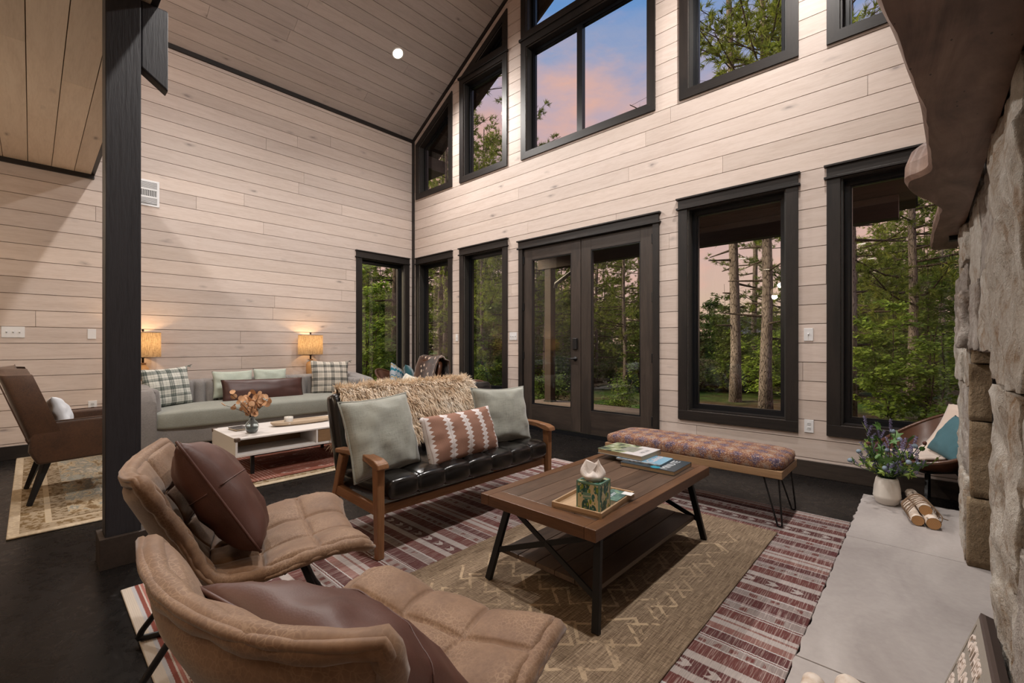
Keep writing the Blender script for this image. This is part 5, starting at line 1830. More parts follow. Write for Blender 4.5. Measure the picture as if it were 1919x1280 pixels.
superell(BX+.004, BY+.004, .052, .42, .16, 60, 16, 1, .01, .012).build('cushion', ikat(), bn, smooth=True, loc=(0,0,.352))
for sx in (-1, 1):
    for sy in (-1, 1):
        cx, cy = sx*(BX-.075), sy*(BY-.045)
        MB().box(cx-.05,cy-.035,.311,cx+.05,cy+.035,.3155).build('leg_plate', METAL, bn)
        hp = MB()
        fx, fy = sx*(BX-.02), sy*(BY-.02)
        pts = [(cx-.045, cy, .312), (fx-.016, fy, .03), (fx-.012, fy, .010), (fx, fy, .0055), (fx+.012, fy, .010), (fx+.014, fy, .03), (cx+.045, cy, .312)]
        hp.tube(smooth_path([pts[0], tuple(Vector(pts[0]).lerp(Vector(pts[1]), .5)), pts[1], pts[2], pts[3], pts[4], pts[5], tuple(Vector(pts[5]).lerp(Vector(pts[6]), .5)), pts[6]], 4), .0055, 8)
        hp.build('hairpin_leg', METAL, bn, smooth=True)

# ------------------------------------------------------------------ lounge chairs
def lounge(loc, rz, label):
    t = thing('lounge_chair', loc, label, 'chair', rz=rz)
    prof = smooth_path([(0,-.415,.390), (0,-.36,.418), (0,-.20,.410), (0,-.03,.375), (0,.07,.368), (0,.145,.42), (0,.20,.52), (0,.245,.62), (0,.28,.70), (0,.305,.758)], 8)
    Ls = [0]
    for a, b in zip(prof[:-1], prof[1:]): Ls.append(Ls[-1]+(Vector(b)-Vector(a)).length)
    TL = Ls[-1]
    def at(s):
        d = s*TL
        for i in range(len(Ls)-1):
            if d <= Ls[i+1]: break
        f = (d-Ls[i])/(Ls[i+1]-Ls[i])
        p = Vector(prof[i]).lerp(Vector(prof[i+1]), f)
        tg = (Vector(prof[min(i+2, len(prof)-1)])-Vector(prof[max(0, i-1)])).normalized()
        n = Vector((0, -tg.z, tg.y))
        return p, n
    SJ = .545
    def half(s):
        w = .315 if s < .33 else .315-.088*sin(pi*min(1, (s-.33)/.62))**1.1
        if s < .06: w -= .035*(1-s/.06)**2
        if s > .86: w += .004*((s-.86)/.14)
        return w
    def surf(s, q, off):
        p, n = at(s)
        w = half(s)
        curl = (.02 if s < SJ-.1 else .02+.030*min(1, (s-SJ+.1)/.25))*abs(q)**2.4
        dip = .018*(1-q*q)
        return Vector((w*q, p.y, p.z))+n*(curl-dip+off)
    def pad(s0, s1, nr, nc, name, th=.030):
        mb = MB()
        def fn(u, v):
            q = -1+2*u; s = s0+(s1-s0)*v
            b = (abs(sin(pi*nc*u))**.27)*(abs(sin(pi*nr*v))**.27)
            h = .016+.029*b+.006*fbm(q*3, s*9, rz, 2)
            return surf(s, q*.985, h)
        mb.grid(fn, 72, 66)
        mb.build(name, SUEDE, t, smooth=True, recalc=False)
    pad(0.0, SJ, 3, 3, 'seat_pad'); pad(SJ, 1.0, 3, 3, 'back_pad')
    sh = MB()
    sh.grid(lambda u, v: surf(v, (-1+2*u), -.008-.034*(sin(pi*u)**.5)*min(1, v/.05)*min(1, (1-v)/.05)), 30, 48)
    sh.build('shell', SUEDE, t, smooth=True, recalc=False)
    rim = MB(); N = 44
    lo = [surf(0+1.0*i/N, 1, 0) for i in range(N+1)]
    hi = [surf(1, 1-2*i/16, 0) for i in range(1, 17)]
    bk = [surf(1-1.0*i/N, -1, 0) for i in range(1, N+1)]
    fr_ = [surf(0, -1+2*i/16, 0) for i in range(1, 17)]
    path = lo+hi+bk+fr_
    edge = MB()
    # closing strip between shell and pad
    P = lo+hi+bk+fr_
    def strip(u, v):
        i = min(len(P)-1, int(round(u*(len(P)-1))))
        return P[i]
    rad = [.0235+.0025*sin(i*2.1)+.0015*sin(i*5.3) for i in range(len(path))]
    rim.tube(path, .026, 10, caps=True, radii=rad)
    rim_o = rim.build('rolled_edge', SUEDE, t, smooth=True)
    pip = MB()
    cen = sum((Vector(p) for p in path), Vector())/len(path)
    path2 = []
    for p in path:
        path2.append(p+Vector((math.copysign(.010, p.x), 0, 0))+Vector((0,0,.020)))
    pip.tube([p+(p-cen).normalized()*.020 for p in path], .010, 8, radii=[.009+.0012*sin(i*2.6) for i in range(len(path))])
    pip.build('piping', SUEDE, rim_o, smooth=True)
    for sx in (-1, 1):
        x = sx*.235
        lg = MB()
        pts = [(x*.9,-.20,.365), (x*1.05,-.30,.10), (x*1.12,-.335,.03), (x*1.12,-.31,.012), (x*1.12,0,.012), (x*1.12,.30,.012), (x*1.12,.33,.03), (x*1.05,.27,.12), (x*.9,.13,.325)]
        lg.tube(smooth_path(pts, 5), .0115, 8)
        lg.build('sled_leg', METAL, t, smooth=True)
        MB().tube([(x*.9,-.20,.362),(x*.9,.13,.325)], .010, 6).build('side_bar', METAL, t, smooth=True)
    MB().tube([(-.215,-.14,.352),(.215,-.14,.352)], .010, 6).build('cross_bar', METAL, t, smooth=True)
    MB().tube([(-.215,.12,.328),(.215,.12,.328)], .010, 6).build('cross_bar', METAL, t, smooth=True)
    return t
lounge((-1.973, .553, .0105), pi-.25, 'tan suede lounge chair with brown pillow next to the timber post')
lounge((-.925, .500, .0105), pi+.26, 'tan suede lounge chair in the foreground, seen from behind')
def lpillow(loc, rot, label, seed, w=.46, h=.46):
    p = thing('leather_pillow', loc, label, 'pillow', rot=rot)
    cov = pillow(MB(), w, h, .20, seed=seed, pinch=.05, wr=.014).build('cover', COGNAC, p, smooth=True, weld=True)
    MB().tube(pillow_edge(w, h, .05), .005, 6, caps=False).build('piping', COGNAC, cov, smooth=True)
    def th_at(u, v):
        x = w/2*u*(1-.05*u*u*(1-v*v)); z = h/2*v*(1-.05*v*v*(1-u*u))+h/2
        th = .10*max(0, 1-u*u)**.42*max(0, 1-v*v)**.42
        d = (1-abs(u)**6)*(1-abs(v)**6)
        return x, z, th, d
    for sgn in (-1, 1):
        pts = []
        for i in range(49):
            u = sgp(-.985+1.97*i/48, .85); v = .14
            x, z, th, d = th_at(u, v)
            cr = .014*fbm(x*9+seed*3.1, z*9+sgn*7, seed, 3)*d
            fold = .014*.8*sin(atan2(v, u)*9+seed)*(max(abs(u), abs(v))**3)*d
            pts.append((x, sgn*(th+cr+fold+.0004), z))
        MB().tube(pts, .0022, 5).build('seam', COGNAC, cov, smooth=True)
    return p
lpillow((-1.915, .61, .430), (-.55, .22, pi-.30), 'brown leather pillow on the lounge chair beside the post', 41, .47, .47)
lpillow((-.905, .59, .425), (-.84, -.06, pi+.26), 'brown leather pillow on the foreground lounge chair', 42, .47, .44)

# ------------------------------------------------------------------ bucket chairs
BROWNL = leather('chestnut_leather', (.085,.034,.017), .30, 200, .10, coat=.2)
def bucket(loc, rz, label, s=1.0, back=.50):
    t = thing('bucket_chair', loc, label, 'chair', rz=rz)
    def sp(u, v, off):
        # u around 0..1 (front = .75), v 0 centre .. 1 rim
        th = 2*pi*u
        c, sn = cos(th), sin(th)            # sn=+1 back, -1 front
        R = .37*(v**.8)
        bk = (sn+1)/2
        rimz = .07+.36*bk**1.6*back/.5
        z = .38+rimz*v**3.2
        x, y = R*c*1.02, R*sn*(1.0 if sn < 0 else 1.02)+.06*bk*v**3
        r_ = 1+off
        return (x*(1+off*.5), y*(1+off*.5), z-off*.5*(1-v*.6))
    mb = MB(); mb.grid(lambda u, v: sp(u, .02+.98*v, 0), 40, 14, wrapu=True); mb.build('inner_shell', BROWNL, t, smooth=True, recalc=False)
    mb = MB(); mb.grid(lambda u, v: sp(u, .02+.98*v, .06), 40, 14, wrapu=True); mb.build('outer_shell', BROWNL, t, smooth=True, recalc=False)
    rim = [Vector(sp(i/40, 1, .03)) for i in range(41)]
    MB().tube(rim, .016, 8, caps=False).build('rim', BROWNL, t, smooth=True)
    superell(.25, .25, .035, .6, .9, 28, 12, 0, 0, .01).build('seat_pad', BROWNL, t, smooth=True, loc=(0,-.02,.375))
    for sx in (-1, 1):
        for sy in (-1, 1):
            MB().bar((sx*.12, sy*.12, .37), (sx*.27, sy*.27, 0), .026, .026, w1=.018, h1=.018).build('leg', METAL, t, bevel=.003)
    MB().box(-.16,-.16,.345,.16,.16,.362).build('seat_plate', METAL, t)
    if s != 1.0: t.scale = (s, s, s)
    return t
TEAL = plain('deep_teal_velvet', (.012,.085,.105), .85, sheen=.5, bump=(40,.3))
def geom_print():
    m = NM('teal_grey_blanket', rough=.95, spec=.1)
    x, y, z = m.xyz(m.coord('Object'))
    tri = m.math('ABSOLUTE', m.math('SUBTRACT', m.math('FRACT', m.math('MULTIPLY', x, 16)), .5))
    f = m.math('FRACT', m.math('MULTIPLY_ADD', z, 4.5, m.math('MULTIPLY', tri, .35)))
    m.set('Base Color', m.ramp(f, [(0,(.30,.33,.36)),(.35,(.02,.13,.18)),(.55,(.30,.33,.36)),(.75,(.30,.22,.10)),(.85,(.30,.33,.36)),(.93,(.015,.09,.13))], 'CONSTANT'))
    m.bump(m.noise(m.coord('Object'), 120, 2), .4, .004)
    return m.mat
GEO = geom_print()
bucket((-6.20, 4.10, 0), pi/2+.55, 'chestnut leather bucket chair in the corner holding teal cushions', 1.0)
make_pillow('blanket_pillow', .46, .44, .15, GEO, 'grey and teal patterned pillow in the corner bucket chair', (-6.23, 4.03, .455), pi/2+.35, -.35, .5, 51)
make_pillow('teal_bolster', .40, .42, .16, TEAL, 'teal velvet pillow leaning in the corner bucket chair', (-6.17, 4.28, .47), pi/2+.9, -.30, .1, 52)
rp = thing('round_pillow', (-6.03, 4.17, .455), 'small round dark teal pillow in the corner bucket chair', 'pillow', rot=(-.45, 0, pi/2+.5))
sp_ = MB()
def rpf(u, v):
    th = 2*pi*u; ph = -pi/2+pi*v; k = 1+.035*sin(th*14)*cos(ph)
    return (.13*sgp(cos(ph), .6)*cos(th)*k, .055*sgp(sin(ph), .8), .13+.13*sgp(cos(ph), .6)*sin(th)*k)
sp_.grid(rpf, 56, 14, wrapu=True); sp_.build('cover', TEAL, rp, smooth=True)
# high-back chair with deer hide
hc = thing('highback_chair', (-5.48, 3.80, 0), 'chestnut leather high-back chair covered by a spotted hide, facing the sofa', 'chair', rz=-.15)
# local front -y
superell(.30, .30, .09, .4, .25, 30, 14, 1, .01, .015).build('seat', BROWNL, hc, smooth=True, loc=(0,-.06,.30))
MB().box(-.27,-.30,.24,.27,.22,.32).build('seat_frame', BROWNL, hc, smooth=True, bevel=.03, seg=3)
hb = MB()
def hbf(u, v):
    th = 2*pi*u; z = .40+.58*v
    w = .30+.03*sin(pi*v)
    if v > .8: w *= 1-.22*((v-.8)/.2)**2
    x = w*sgp(cos(th), .4); y = .22+.14*v+.04*sgp(sin(th), .6)-.08*(abs(x)/w)**3
    return (x, y, z)
hb.grid(hbf, 36, 14, wrapu=True)
n0 = len(hb.v); hb.f.append(tuple(range(35,-1,-1))); hb.m.append(0); hb.f.append(tuple(range(n0-36, n0))); hb.m.append(0)
hb.build('back', BROWNL, hc, smooth=True, bevel=.03)
for sx in (-1, 1):
    MB().bar((sx*.31,-.28,.50),(sx*.31,.24,.56), .05, .05).build('arm', plain('dark_arm_leather', (.02,.014,.012), .35), hc, bevel=.015, seg=3)
    MB().bar((sx*.31,-.26,.49),(sx*.30,-.25,.28), .035, .04).build('arm_post', BROWNL, hc, bevel=.01)
    for sy in (-.26, .22): MB().bar((sx*.24, sy, .26), (sx*.27, sy*1.1, 0), .035, .035, w1=.022, h1=.022).build('leg', METAL, hc)
def hide():
    m = NM('spotted_deer_hide', rough=.85, spec=.15)
    v = m.coord('Object', (1.0,1.0,.6))
    x, y, z = m.xyz(m.coord('Object'))
    d = m.voro(v, 19)
    sp = m.ramp(d, [(.24, 1.0), (.33, 0.0)])
    edge = m.ramp(m.math('ABSOLUTE', x), [(.24, 0.0), (.30, 1.0)])
    f = m.noise(m.coord('Object'), 8, 4, .6)
    base = m.ramp(f, [(.35, (.014,.006,.004)), (.65, (.075,.030,.014))])
    base = m.mix(edge, base, (.10,.055,.035))
    col = m.mix(m.math('MULTIPLY', sp, m.math('SUBTRACT', 1.0, m.math('MULTIPLY', edge, .8))), base, (.50,.37,.28))
    m.set('Base Color', col); m.set('Sheen Weight', .4)
    m.bump(m.noise(m.coord('Object', (60,60,8)), 4, 3), .5, .006)
    return m.mat
dh = thing('deer_hide', (-5.48, 3.80, 0), 'dark brown white-spotted deer hide draped over the high-back chair', 'throw', rz=-.15)
def hidef(u, v):
    x = -.30+.60*u
    pr = [(.45,.44),(.455,.70),(.44,.96),(.40,1.035),(.335,1.015),(.285,.90),(.235,.70),(.20,.55),(.10,.500)]
    t = v*(len(pr)-1); i = min(len(pr)-2, int(t)); f = t-i
    y = pr[i][0]*(1-f)+pr[i+1][0]*f; z = pr[i][1]*(1-f)+pr[i+1][1]*f
    y -= .09*abs(x/.30)**3*(1 if v > .3 else .3); z += .01*sin(u*9+v*5)
    return (x+.02*sin(v*6), y, z)
mb = MB(); mb.grid(hidef, 30, 36)
ho = mb.build('hide', hide(), dh, smooth=True, recalc=False)
sm = ho.modifiers.new('thick', 'SOLIDIFY'); sm.thickness = .012; sm.offset = 0
def stripe_p():
    m = NM('cream_striped_cotton', rough=.9)
    x, y, z = m.xyz(m.coord('Object'))
    f = m.math('FRACT', m.math('MULTIPLY', x, 8.0))
    m.set('Base Color', m.ramp(f, [(0,(.60,.56,.48)),(.42,(.22,.25,.22)),(.52,(.60,.56,.48)),(.86,(.4,.42,.37)),(.90,(.60,.56,.48))], 'CONSTANT'))
    return m.mat
make_pillow('striped_pillow', .42, .27, .13, stripe_p(), 'cream pillow with grey-green stripes on the spotted-hide chair', (-5.55, 3.70, .505), -.15, -.35, .12, 53)
# another bucket chair beyond the black sofa, only its rim shows
bucket((-4.62, 3.98, 0), .35, 'dark bucket chair behind the black sofa, mostly hidden by a sage pillow', .94, back=.40)

# right-hand bucket chair by the chimney breast
bucket((.01, 4.48, 0), -pi/2+.75, 'chestnut bucket chair behind the stone chimney breast by the window', .84, back=.55)
FLUF = plain('cream_fleece', (.62,.50,.42), .95, sheen=.5, bump=(180,.6))
th_ = thing('fleece_throw', (.01, 4.48, .0), 'cream fleece throw over the bucket chair by the chimney breast', 'throw', rz=-pi/2+.75)
mb = MB()
def thf(u, v):
    y = .37*.86-.50*v; x = -.15+.28*u
    z = .36+.29*max(0, (y+.02)/.31)**2.2+.03
    return (x+.03*v, y, z+.006*fbm(u*6, v*6, 2))
mb.grid(thf, 16, 22)
o = mb.build('fleece', FLUF, th_, smooth=True, recalc=False)
sm = o.modifiers.new('thick', 'SOLIDIFY'); sm.thickness = .018
make_pillow('teal_pillow', .34, .30, .12, plain('dusty_teal_cotton', (.055,.13,.155), .9, bump=(60,.3)), 'dusty teal pillow on the bucket chair by the chimney breast', (.085, 4.39, .40), -pi/2+.5, -.5, .2, 54)

# ------------------------------------------------------------------ fireplace
def stone_mat(name, c0, c1, c2, sc=5):
    m = NM(name, rough=.9, spec=.2)
    v = m.coord('Object', (1,1,.75), rnd=True)
    a = m.noise(v, sc, 7, .68, .5); b = m.noise(v, sc*6, 6, .75)
    f = m.math('MULTIPLY_ADD', b, .55, m.math('MULTIPLY', a, .6))
    rust = m.ramp(m.noise(v, sc*2.2, 4, .7, .4), [(.56, 0.0), (.68, 1.0)])
    col = m.ramp(f, [(.40, c0), (.54, c1), (.68, c2)])
    m.set('Base Color', m.mix(m.math('MULTIPLY', rust, .55), col, (c0[0]*.9, c0[1]*.72, c0[2]*.5)))
    m.bump(m.math('MULTIPLY_ADD', b, .8, a), .9, .035)
    return m.mat
STONE = stone_mat('buff_fieldstone', (.30,.20,.12), (.50,.45,.39), (.64,.61,.56))
STONEG = stone_mat('grey_brown_fieldstone', (.20,.155,.125), (.36,.315,.28), (.52,.48,.44))
SAWN = stone_mat('sawn_sandstone', (.17,.12,.075), (.24,.175,.11), (.31,.235,.155), 3)
fp = thing('fireplace', (0, 0, 0), 'stacked stone chimney breast with black firebox at the right edge', 'fireplace')
MB().box(.185, .32, .1, XR-.001, 2.03, 6.6).build('core', plain('mortar', (.16,.14,.12), .95), fp)
MB().box(.185, 3.215, .1, XR-.001, 4.155, 6.6).build('core', plain('mortar_b', (.16,.14,.12), .95), fp)
MB().box(.185, 2.03, 1.17, XR-.001, 3.215, 6.6).build('core', plain('mortar_c', (.16,.14,.12), .95), fp)
def rough_block(x0, y0, z0, x1, y1, z1, mat, seed, amp=.02, n=7, flatx=False, name='stone', sy=None):
    """split-faced stone: subdivided box pushed about"""
    bm = bmesh.new()
    bmesh.ops.create_cube(bm, size=1.0)
    bmesh.ops.subdivide_edges(bm, edges=bm.edges, cuts=n, use_grid_fill=True)
    cx, cy, cz = (x0+x1)/2, (y0+y1)/2, (z0+z1)/2
    for v in bm.verts:
        p = v.co.copy()
        q = Vector((p.x*(x1-x0), p.y*(y1-y0), p.z*(z1-z0)))
        w = Vector((q.x+cx+seed, q.y+cy, q.z+cz))
        d = fbm(w.x*6, w.y*6, w.z*5, 4)
        d2 = fbm(w.x*19, w.y*19, w.z*13+9, 4)-1.2*abs(mnoise.noise(Vector((w.x*9, w.y*11, w.z*6+3))))
        edge = max(abs(p.x), abs(p.y), abs(p.z))
        cnt = sum(1 for a in p if abs(a) > .49)
        off = amp*(.55*d+.5*d2)-(amp*.22 if cnt >= 2 else 0)
        v.co = q+Vector((p.x, p.y, p.z)).normalized()*off*1.3
        if flatx and p.y < -.49: v.co.y = q.y+amp*.15*d2
    me = bpy.data.meshes.new(name); bm.to_mesh(me); bm.free()
    me.materials.append(mat)
    me.polygons.foreach_set('use_smooth', [True]*len(me.polygons))
    o = bpy.data.objects.new(name, me); link(o, fp); o.location = (cx, cy, cz)
    return o
FX = .150
sd = 0
# far pier: faces on -x, and the sawn jamb towards the firebox
for z0, z1, m_ in ((.10,.52,STONE),(.53,.98,STONEG),(.99,1.30,STONE),(1.31,1.62,STONEG),(1.63,1.83,STONE),(1.84,2.4,STONE),(2.41,2.9,STONEG)):
    for y0, y1 in ((3.62,4.17),(3.225,3.61)):
        sd += 1
        rough_block(FX+.012*sin(sd*2.3), y0, z0, .20, y1, z1, m_ if (sd % 3) else STONE, sd*3.3, .020, 13)
for z0, z1, xa in ((.101,.44,.150),(.445,.82,.160),(.825,1.105,.158)):
    sd += 1; rough_block(xa, 3.175, z0, .262, 3.226, z1, SAWN, sd*2.1, .004, 8, True, 'jamb_stone')
rough_block(.165, 3.14, 1.11, .30, 3.225, 1.185, SAWN, 77, .004, 8, True, 'jamb_stone')
rough_block(.115, 3.10, 1.19, .32, 3.34, 1.47, STONEG, 81, .026, 15, False, 'lintel_block')
# lintel course over the opening
for y0, y1, z0, z1 in ((2.05,2.68,1.48,1.84),(2.69,3.22,1.48,1.84),(2.05,2.60,1.86,2.5),(2.61,3.2,1.86,2.5)):
    sd += 1; rough_block(FX+.012, y0, z0, .20, y1, z1, STONE if sd % 2 else STONEG, sd*1.7, .018, 8)
rough_block(FX+.01, 2.07, 1.175, .21, 2.62, 1.475, STONE, 90, .018, 12, False, 'lintel_stone')
rough_block(FX, 2.63, 1.18, .21, 3.085, 1.475, STONEG, 93, .018, 12, False, 'lintel_stone')
# near pier
for y0, y1, z0, z1, m_ in ((1.55,2.045,.10,.62,STONE),(1.50,2.05,.63,1.08,STONE),(1.45,2.06,1.09,1.84,STONE),(.9,1.54,.10,.75,STONEG),(.9,1.49,.76,1.3,STONE),(.9,1.44,1.31,1.84,STONEG),(.9,2.05,1.86,2.6,STONE),(.25,.89,.10,1.0,STONE),(.25,.89,1.01,1.84,STONEG)):
    sd += 1; rough_block(FX+.006*sin(sd), y0, z0, .22, y1, z1, m_, sd*4.4, .026, 17)
# firebox insert
FB = plain('black_firebox', (.006,.006,.006), .45)
MB().box(.262, 2.06, .135, .40, 3.17, 1.10).build('firebox', FB, fp)
MB().box(.235, 3.140, .102, .270, 3.172, 1.11).build('firebox_frame', METAL, fp)
MB().box(.235, 2.05, .102, .270, 2.08, 1.11).build('firebox_frame', METAL, fp)
MB().box(.235, 2.08, .102, .270, 3.14, .132).build('firebox_frame', METAL, fp)
MB().box(.235, 2.08, 1.08, .270, 3.14, 1.11).build('firebox_frame', METAL, fp)

# hearth
hr = thing('hearth', (0, 0, 0), 'low pale limestone hearth of wide slabs in front of the fireplace', 'hearth')
def hearth_mat():
    m = NM('honed_limestone', rough=.55, spec=.35)
    v = m.coord('Object')
    f = m.noise(m.coord('Object', (1,.5,1)), 3, 6, .62, .6); g = m.noise(v, 40, 3, .6)
    m.set('Base Color', m.ramp(m.math('MULTIPLY_ADD', g, .18, m.math('MULTIPLY', f, .8)), [(.30, (.28,.25,.24)), (.55, (.385,.35,.335)), (.75, (.46,.425,.41))]))
    m.bump(f, .15, .01)
    return m.mat
HM = hearth_mat()
for y0, y1 in ((.3,1.845),(1.85,3.205),(3.21,4.19)):
    bm = bmesh.new()
    n = 44
    us = [y0+(y1-y0)*i/n for i in range(n+1)]
    lo = [(-.338+.010*fbm(u*14, 0, 3, 4), u) for u in us]
    mb = MB()
    poly = lo+[(XR-.005, y1), (XR-.005, y0)]
    mb.prism(poly, lambda u, v, d: (u, v, d), 0.0, .0995)
    mb.build('hearth_slab', HM, hr, bevel=.003)

# mantel: live edge slab
mt = thing('mantel_shelf', (0, 0, 0), 'thick live-edge wooden mantel slab above the fireplace', 'mantel')
def mantel_mat():
    m = NM('oiled_live_edge_slab', rough=.42, spec=.4)
    v = m.coord('Object', (5,.8,5)); 
    f = m.noise(v, 2.2, 6, .62, 1.2); g = m.noise(m.coord('Object'), 5, 5, .6)
    col = m.ramp(m.math('MULTIPLY_ADD', g, .4, m.math('MULTIPLY', f, .6)), [(.34, (.085,.048,.036)), (.5, (.20,.125,.095)), (.66, (.32,.215,.165))])
    kd = m.ramp(m.voro(m.coord('Object', (2.2,1.0,1)), 16), [(.06, 1.0), (.09, 0.0)])
    m.set('Base Color', m.mix(m.math('MULTIPLY', kd, .8), col, (.015,.008,.006)))
    m.bump(f, .2, .006)
    return m.mat
edge_pts = [(.153,4.185),(.026,4.16),(.020,4.04),(.024,3.75),(.026,3.52),(.044,3.05),(.038,2.90),(.005,2.74),(-.039,2.585),(-.060,2.46),(-.063,2.38),(-.050,2.335),(-.020,2.31),(.004,2.26),(.006,2.19),(.003,2.05),(-.004,1.85),(-.012,1.66),(-.033,1.44),(-.050,1.253),(-.068,1.117),(-.085,.95),(-.10,.80),(-.09,.62),(.153,.60)]
mp_ = [p[:2] for p in smooth_path([(x, y, 0) for x, y in edge_pts[1:-1]], 4)]
poly = [edge_pts[0]]+[(p[0], p[1]) for p in mp_]+[edge_pts[-1]]
mb = MB()
n = len(poly); vs = []
for k, (dz, sh) in enumerate(((0,.010),(.02,.0),(.07,.004),(.12,.022),(.135,.04))):
    for i, (x, y) in enumerate(poly):
        vs.append((x+(sh*(1+.6*fbm(y*7, dz*9, 1)) if 0 < i < n-1 else 0), y, 1.842+dz))
fs = [tuple(range(n)), tuple(range(5*n-1, 4*n-1, -1))]
for k in range(4):
    for i in range(n):
        j = (i+1) % n
        fs.append((k*n+i, (k+1)*n+i, (k+1)*n+j, k*n+j))
mb.add(vs, fs)
mb.build('slab', mantel_mat(), mt)
for yy in (1.0, 3.7):
    MB().box(.10, yy-.03, 1.815, .153, yy+.03, 1.8415).build('bracket', METAL, mt)

# vase with artificial thistle bouquet
pv = thing('flower_vase', (-.197, 4.03, .1000), 'white ceramic vase of green and violet thistle stems on the hearth', 'vase')
CER = plain('white_matte_ceramic', (.62,.57,.51), .45)
MB().lathe([(.0,0),(.048,0),(.062,.012),(.074,.045),(.078,.055),(.0765,.062),(.072,.12),(.062,.172),(.055,.185),(.050,.185),(.056,.17),(.066,.12),(.07,.06),(.0,.03)], 36).build('vase_body', CER, pv, smooth=True)
r = random.Random(17)
STEM = plain('dark_green_stem', (.02,.045,.018), .6)
GLEAF = plain('green_leaf', (.07,.16,.03), .5); YLEAF = plain('lime_leaf', (.22,.30,.05), .5); VIO = plain('violet_bloom', (.17,.15,.27), .7); THI = plain('thistle_head', (.20,.26,.32), .7); RUST = plain('rust_bloom', (.08,.025,.015), .7)
def star_leaf():
    mb = MB(); pts = []
    for k in range(10):
        a = pi/2+2*pi*k/10; R = 1.0 if k % 2 == 0 else .42
        pts.append((R*cos(a), R*sin(a)+.55))
    n = len(pts)
    mb.add([(0,.55,.06)]+[(x, y, 0) for x, y in pts], [(0, i+1, (i+1) % n+1) for i in range(n)])
    return mb
def oval_leaf():
    mb = MB(); mb.grid(lambda u, v: ((v*2-1)*.34*sqrt(max(0, 1-(2*u-1)**2)), u*1.2, .1*abs(v*2-1)), 6, 4); return mb
def spike():
    mb = MB(); rr = random.Random(3)
    for i in range(26):
        y = i/26*1.6; a = i*2.4
        mb.add([(0,y,0),(.22*cos(a),y+.12,.22*sin(a)),(.10*cos(a+.6),y+.25,.10*sin(a+.6))], [(0,1,2)])
    return mb
protos = {}
def put_piece(kind, loc, rot, s):
    if kind not in protos:
        mk, mt_, nm = {'g': (star_leaf, GLEAF, 'leaf'), 'y': (star_leaf, YLEAF, 'leaf'), 'o': (oval_leaf, GLEAF, 'leaf'), 'v': (spike, VIO, 'flower_spike'), 't': (lambda: superell(.5,.5,.55,1,1,10,8), THI, 'thistle_head'), 'r': (lambda: superell(.5,.5,.4,1,1,10,8), RUST, 'seed_head')}[kind]
        o = mk().build(nm, mt_, pv, smooth=(kind in 'tr'), recalc=False); protos[kind] = o
        o.location = loc; o.rotation_euler = rot; o.scale = (s, s, s)
    else:
        src = protos[kind]
        mesh_copy(src, src.name.split('.')[0], pv, loc, rot, (s, s, s))
for s in range(38):
    a = s*2.399; sp = r.uniform(.05, .25); hh = r.uniform(.33, .52) if s % 3 else r.uniform(.24, .34)
    if sp > .17: hh *= .85
    tip = Vector((cos(a)*sp, sin(a)*sp*.75-.01, hh))
    b0 = Vector((cos(a)*.025, sin(a)*.025, .06))
    pts = smooth_path([b0, Vector((cos(a)*.032, sin(a)*.032, .18)), b0.lerp(tip, .6)+Vector((0,0,.04)), tip], 4)
    MB().tube(pts, .0022, 4).build('stem', STEM, pv)
    kind = 'vtgvyotvrt'[s % 10]
    aim = (r.uniform(.9, 1.6), r.uniform(-.4, .4), a-pi/2)
    put_piece(kind, tip, aim, {'v': .055, 't': .032, 'g': .044, 'y': .048, 'o': .056, 'r': .028}[kind])
    for k in range(5):
        q = pts[int((.45+.11*k)*(len(pts)-1))]
        kk = r.choice('govyv')
        put_piece(kk, q, (r.uniform(.3, 1.5), r.uniform(-.6, .6), r.uniform(0, 6.28)), {'v': .042, 'g': .036, 'y': .036, 'o': .044}[kk])

# birch logs tied with twine
def birch_mat():
    m = NM('birch_bark', rough=.7, spec=.2)
    v = m.coord('Object', (30,30,5), rnd=True)
    f = m.noise(v, 1.5, 4, .6); g = m.noise(m.coord('Object'), 30, 3)
    c = m.ramp(g, [(.3, (.50,.38,.29)), (.6, (.68,.60,.53))])
    m.set('Base Color', m.mix(m.ramp(f, [(.62, 0.0), (.68, .8)]), c, (.07,.05,.04)))
    m.bump(f, .3, .004)
    return m.mat
def endgrain():
    m = NM('cut_log_end', rough=.8)
    x, y, z = m.xyz(m.coord('Object'))
    q = m.n('ShaderNodeVectorMath', operation='LENGTH'); m.t.links.new(m.comb(x, y, 0.0), q.inputs[0])
    w = m.math('SINE', m.math('MULTIPLY', q.outputs['Value'], 900))
    m.set('Base Color', m.ramp(w, [(.2, (.34,.17,.065)), (.8, (.46,.26,.11))]))
    return m.mat
BIR, ENDG = birch_mat(), endgrain()
def birch_log(loc, rot, L, r0, label, seed):
    t = thing('birch_log', loc, label, 'log', rot=rot)
    mb = MB()
    mb.grid(lambda u, v: ((r0+.003*fbm(cos(2*pi*u)*2+seed, sin(2*pi*u)*2, v*6))*cos(2*pi*u)+.006*sin(v*4+seed), (r0+.003*fbm(cos(2*pi*u)*2+seed, sin(2*pi*u)*2, v*6))*sin(2*pi*u), L*v), 20, 16, wrapu=True)
    mb.build('bark', BIR, t, smooth=True)
    MB().lathe([(0,0),(r0*.96,0),(r0*.96,-.001),(0,-.001)], 20, c=(.006*sin(seed),0,0)).build('cut_end', ENDG, t)
    MB().lathe([(0,0),(r0*.96,0),(r0*.96,.001),(0,.001)], 20, c=(.006*sin(4+seed),0,L)).build('cut_end', ENDG, t)
    return t
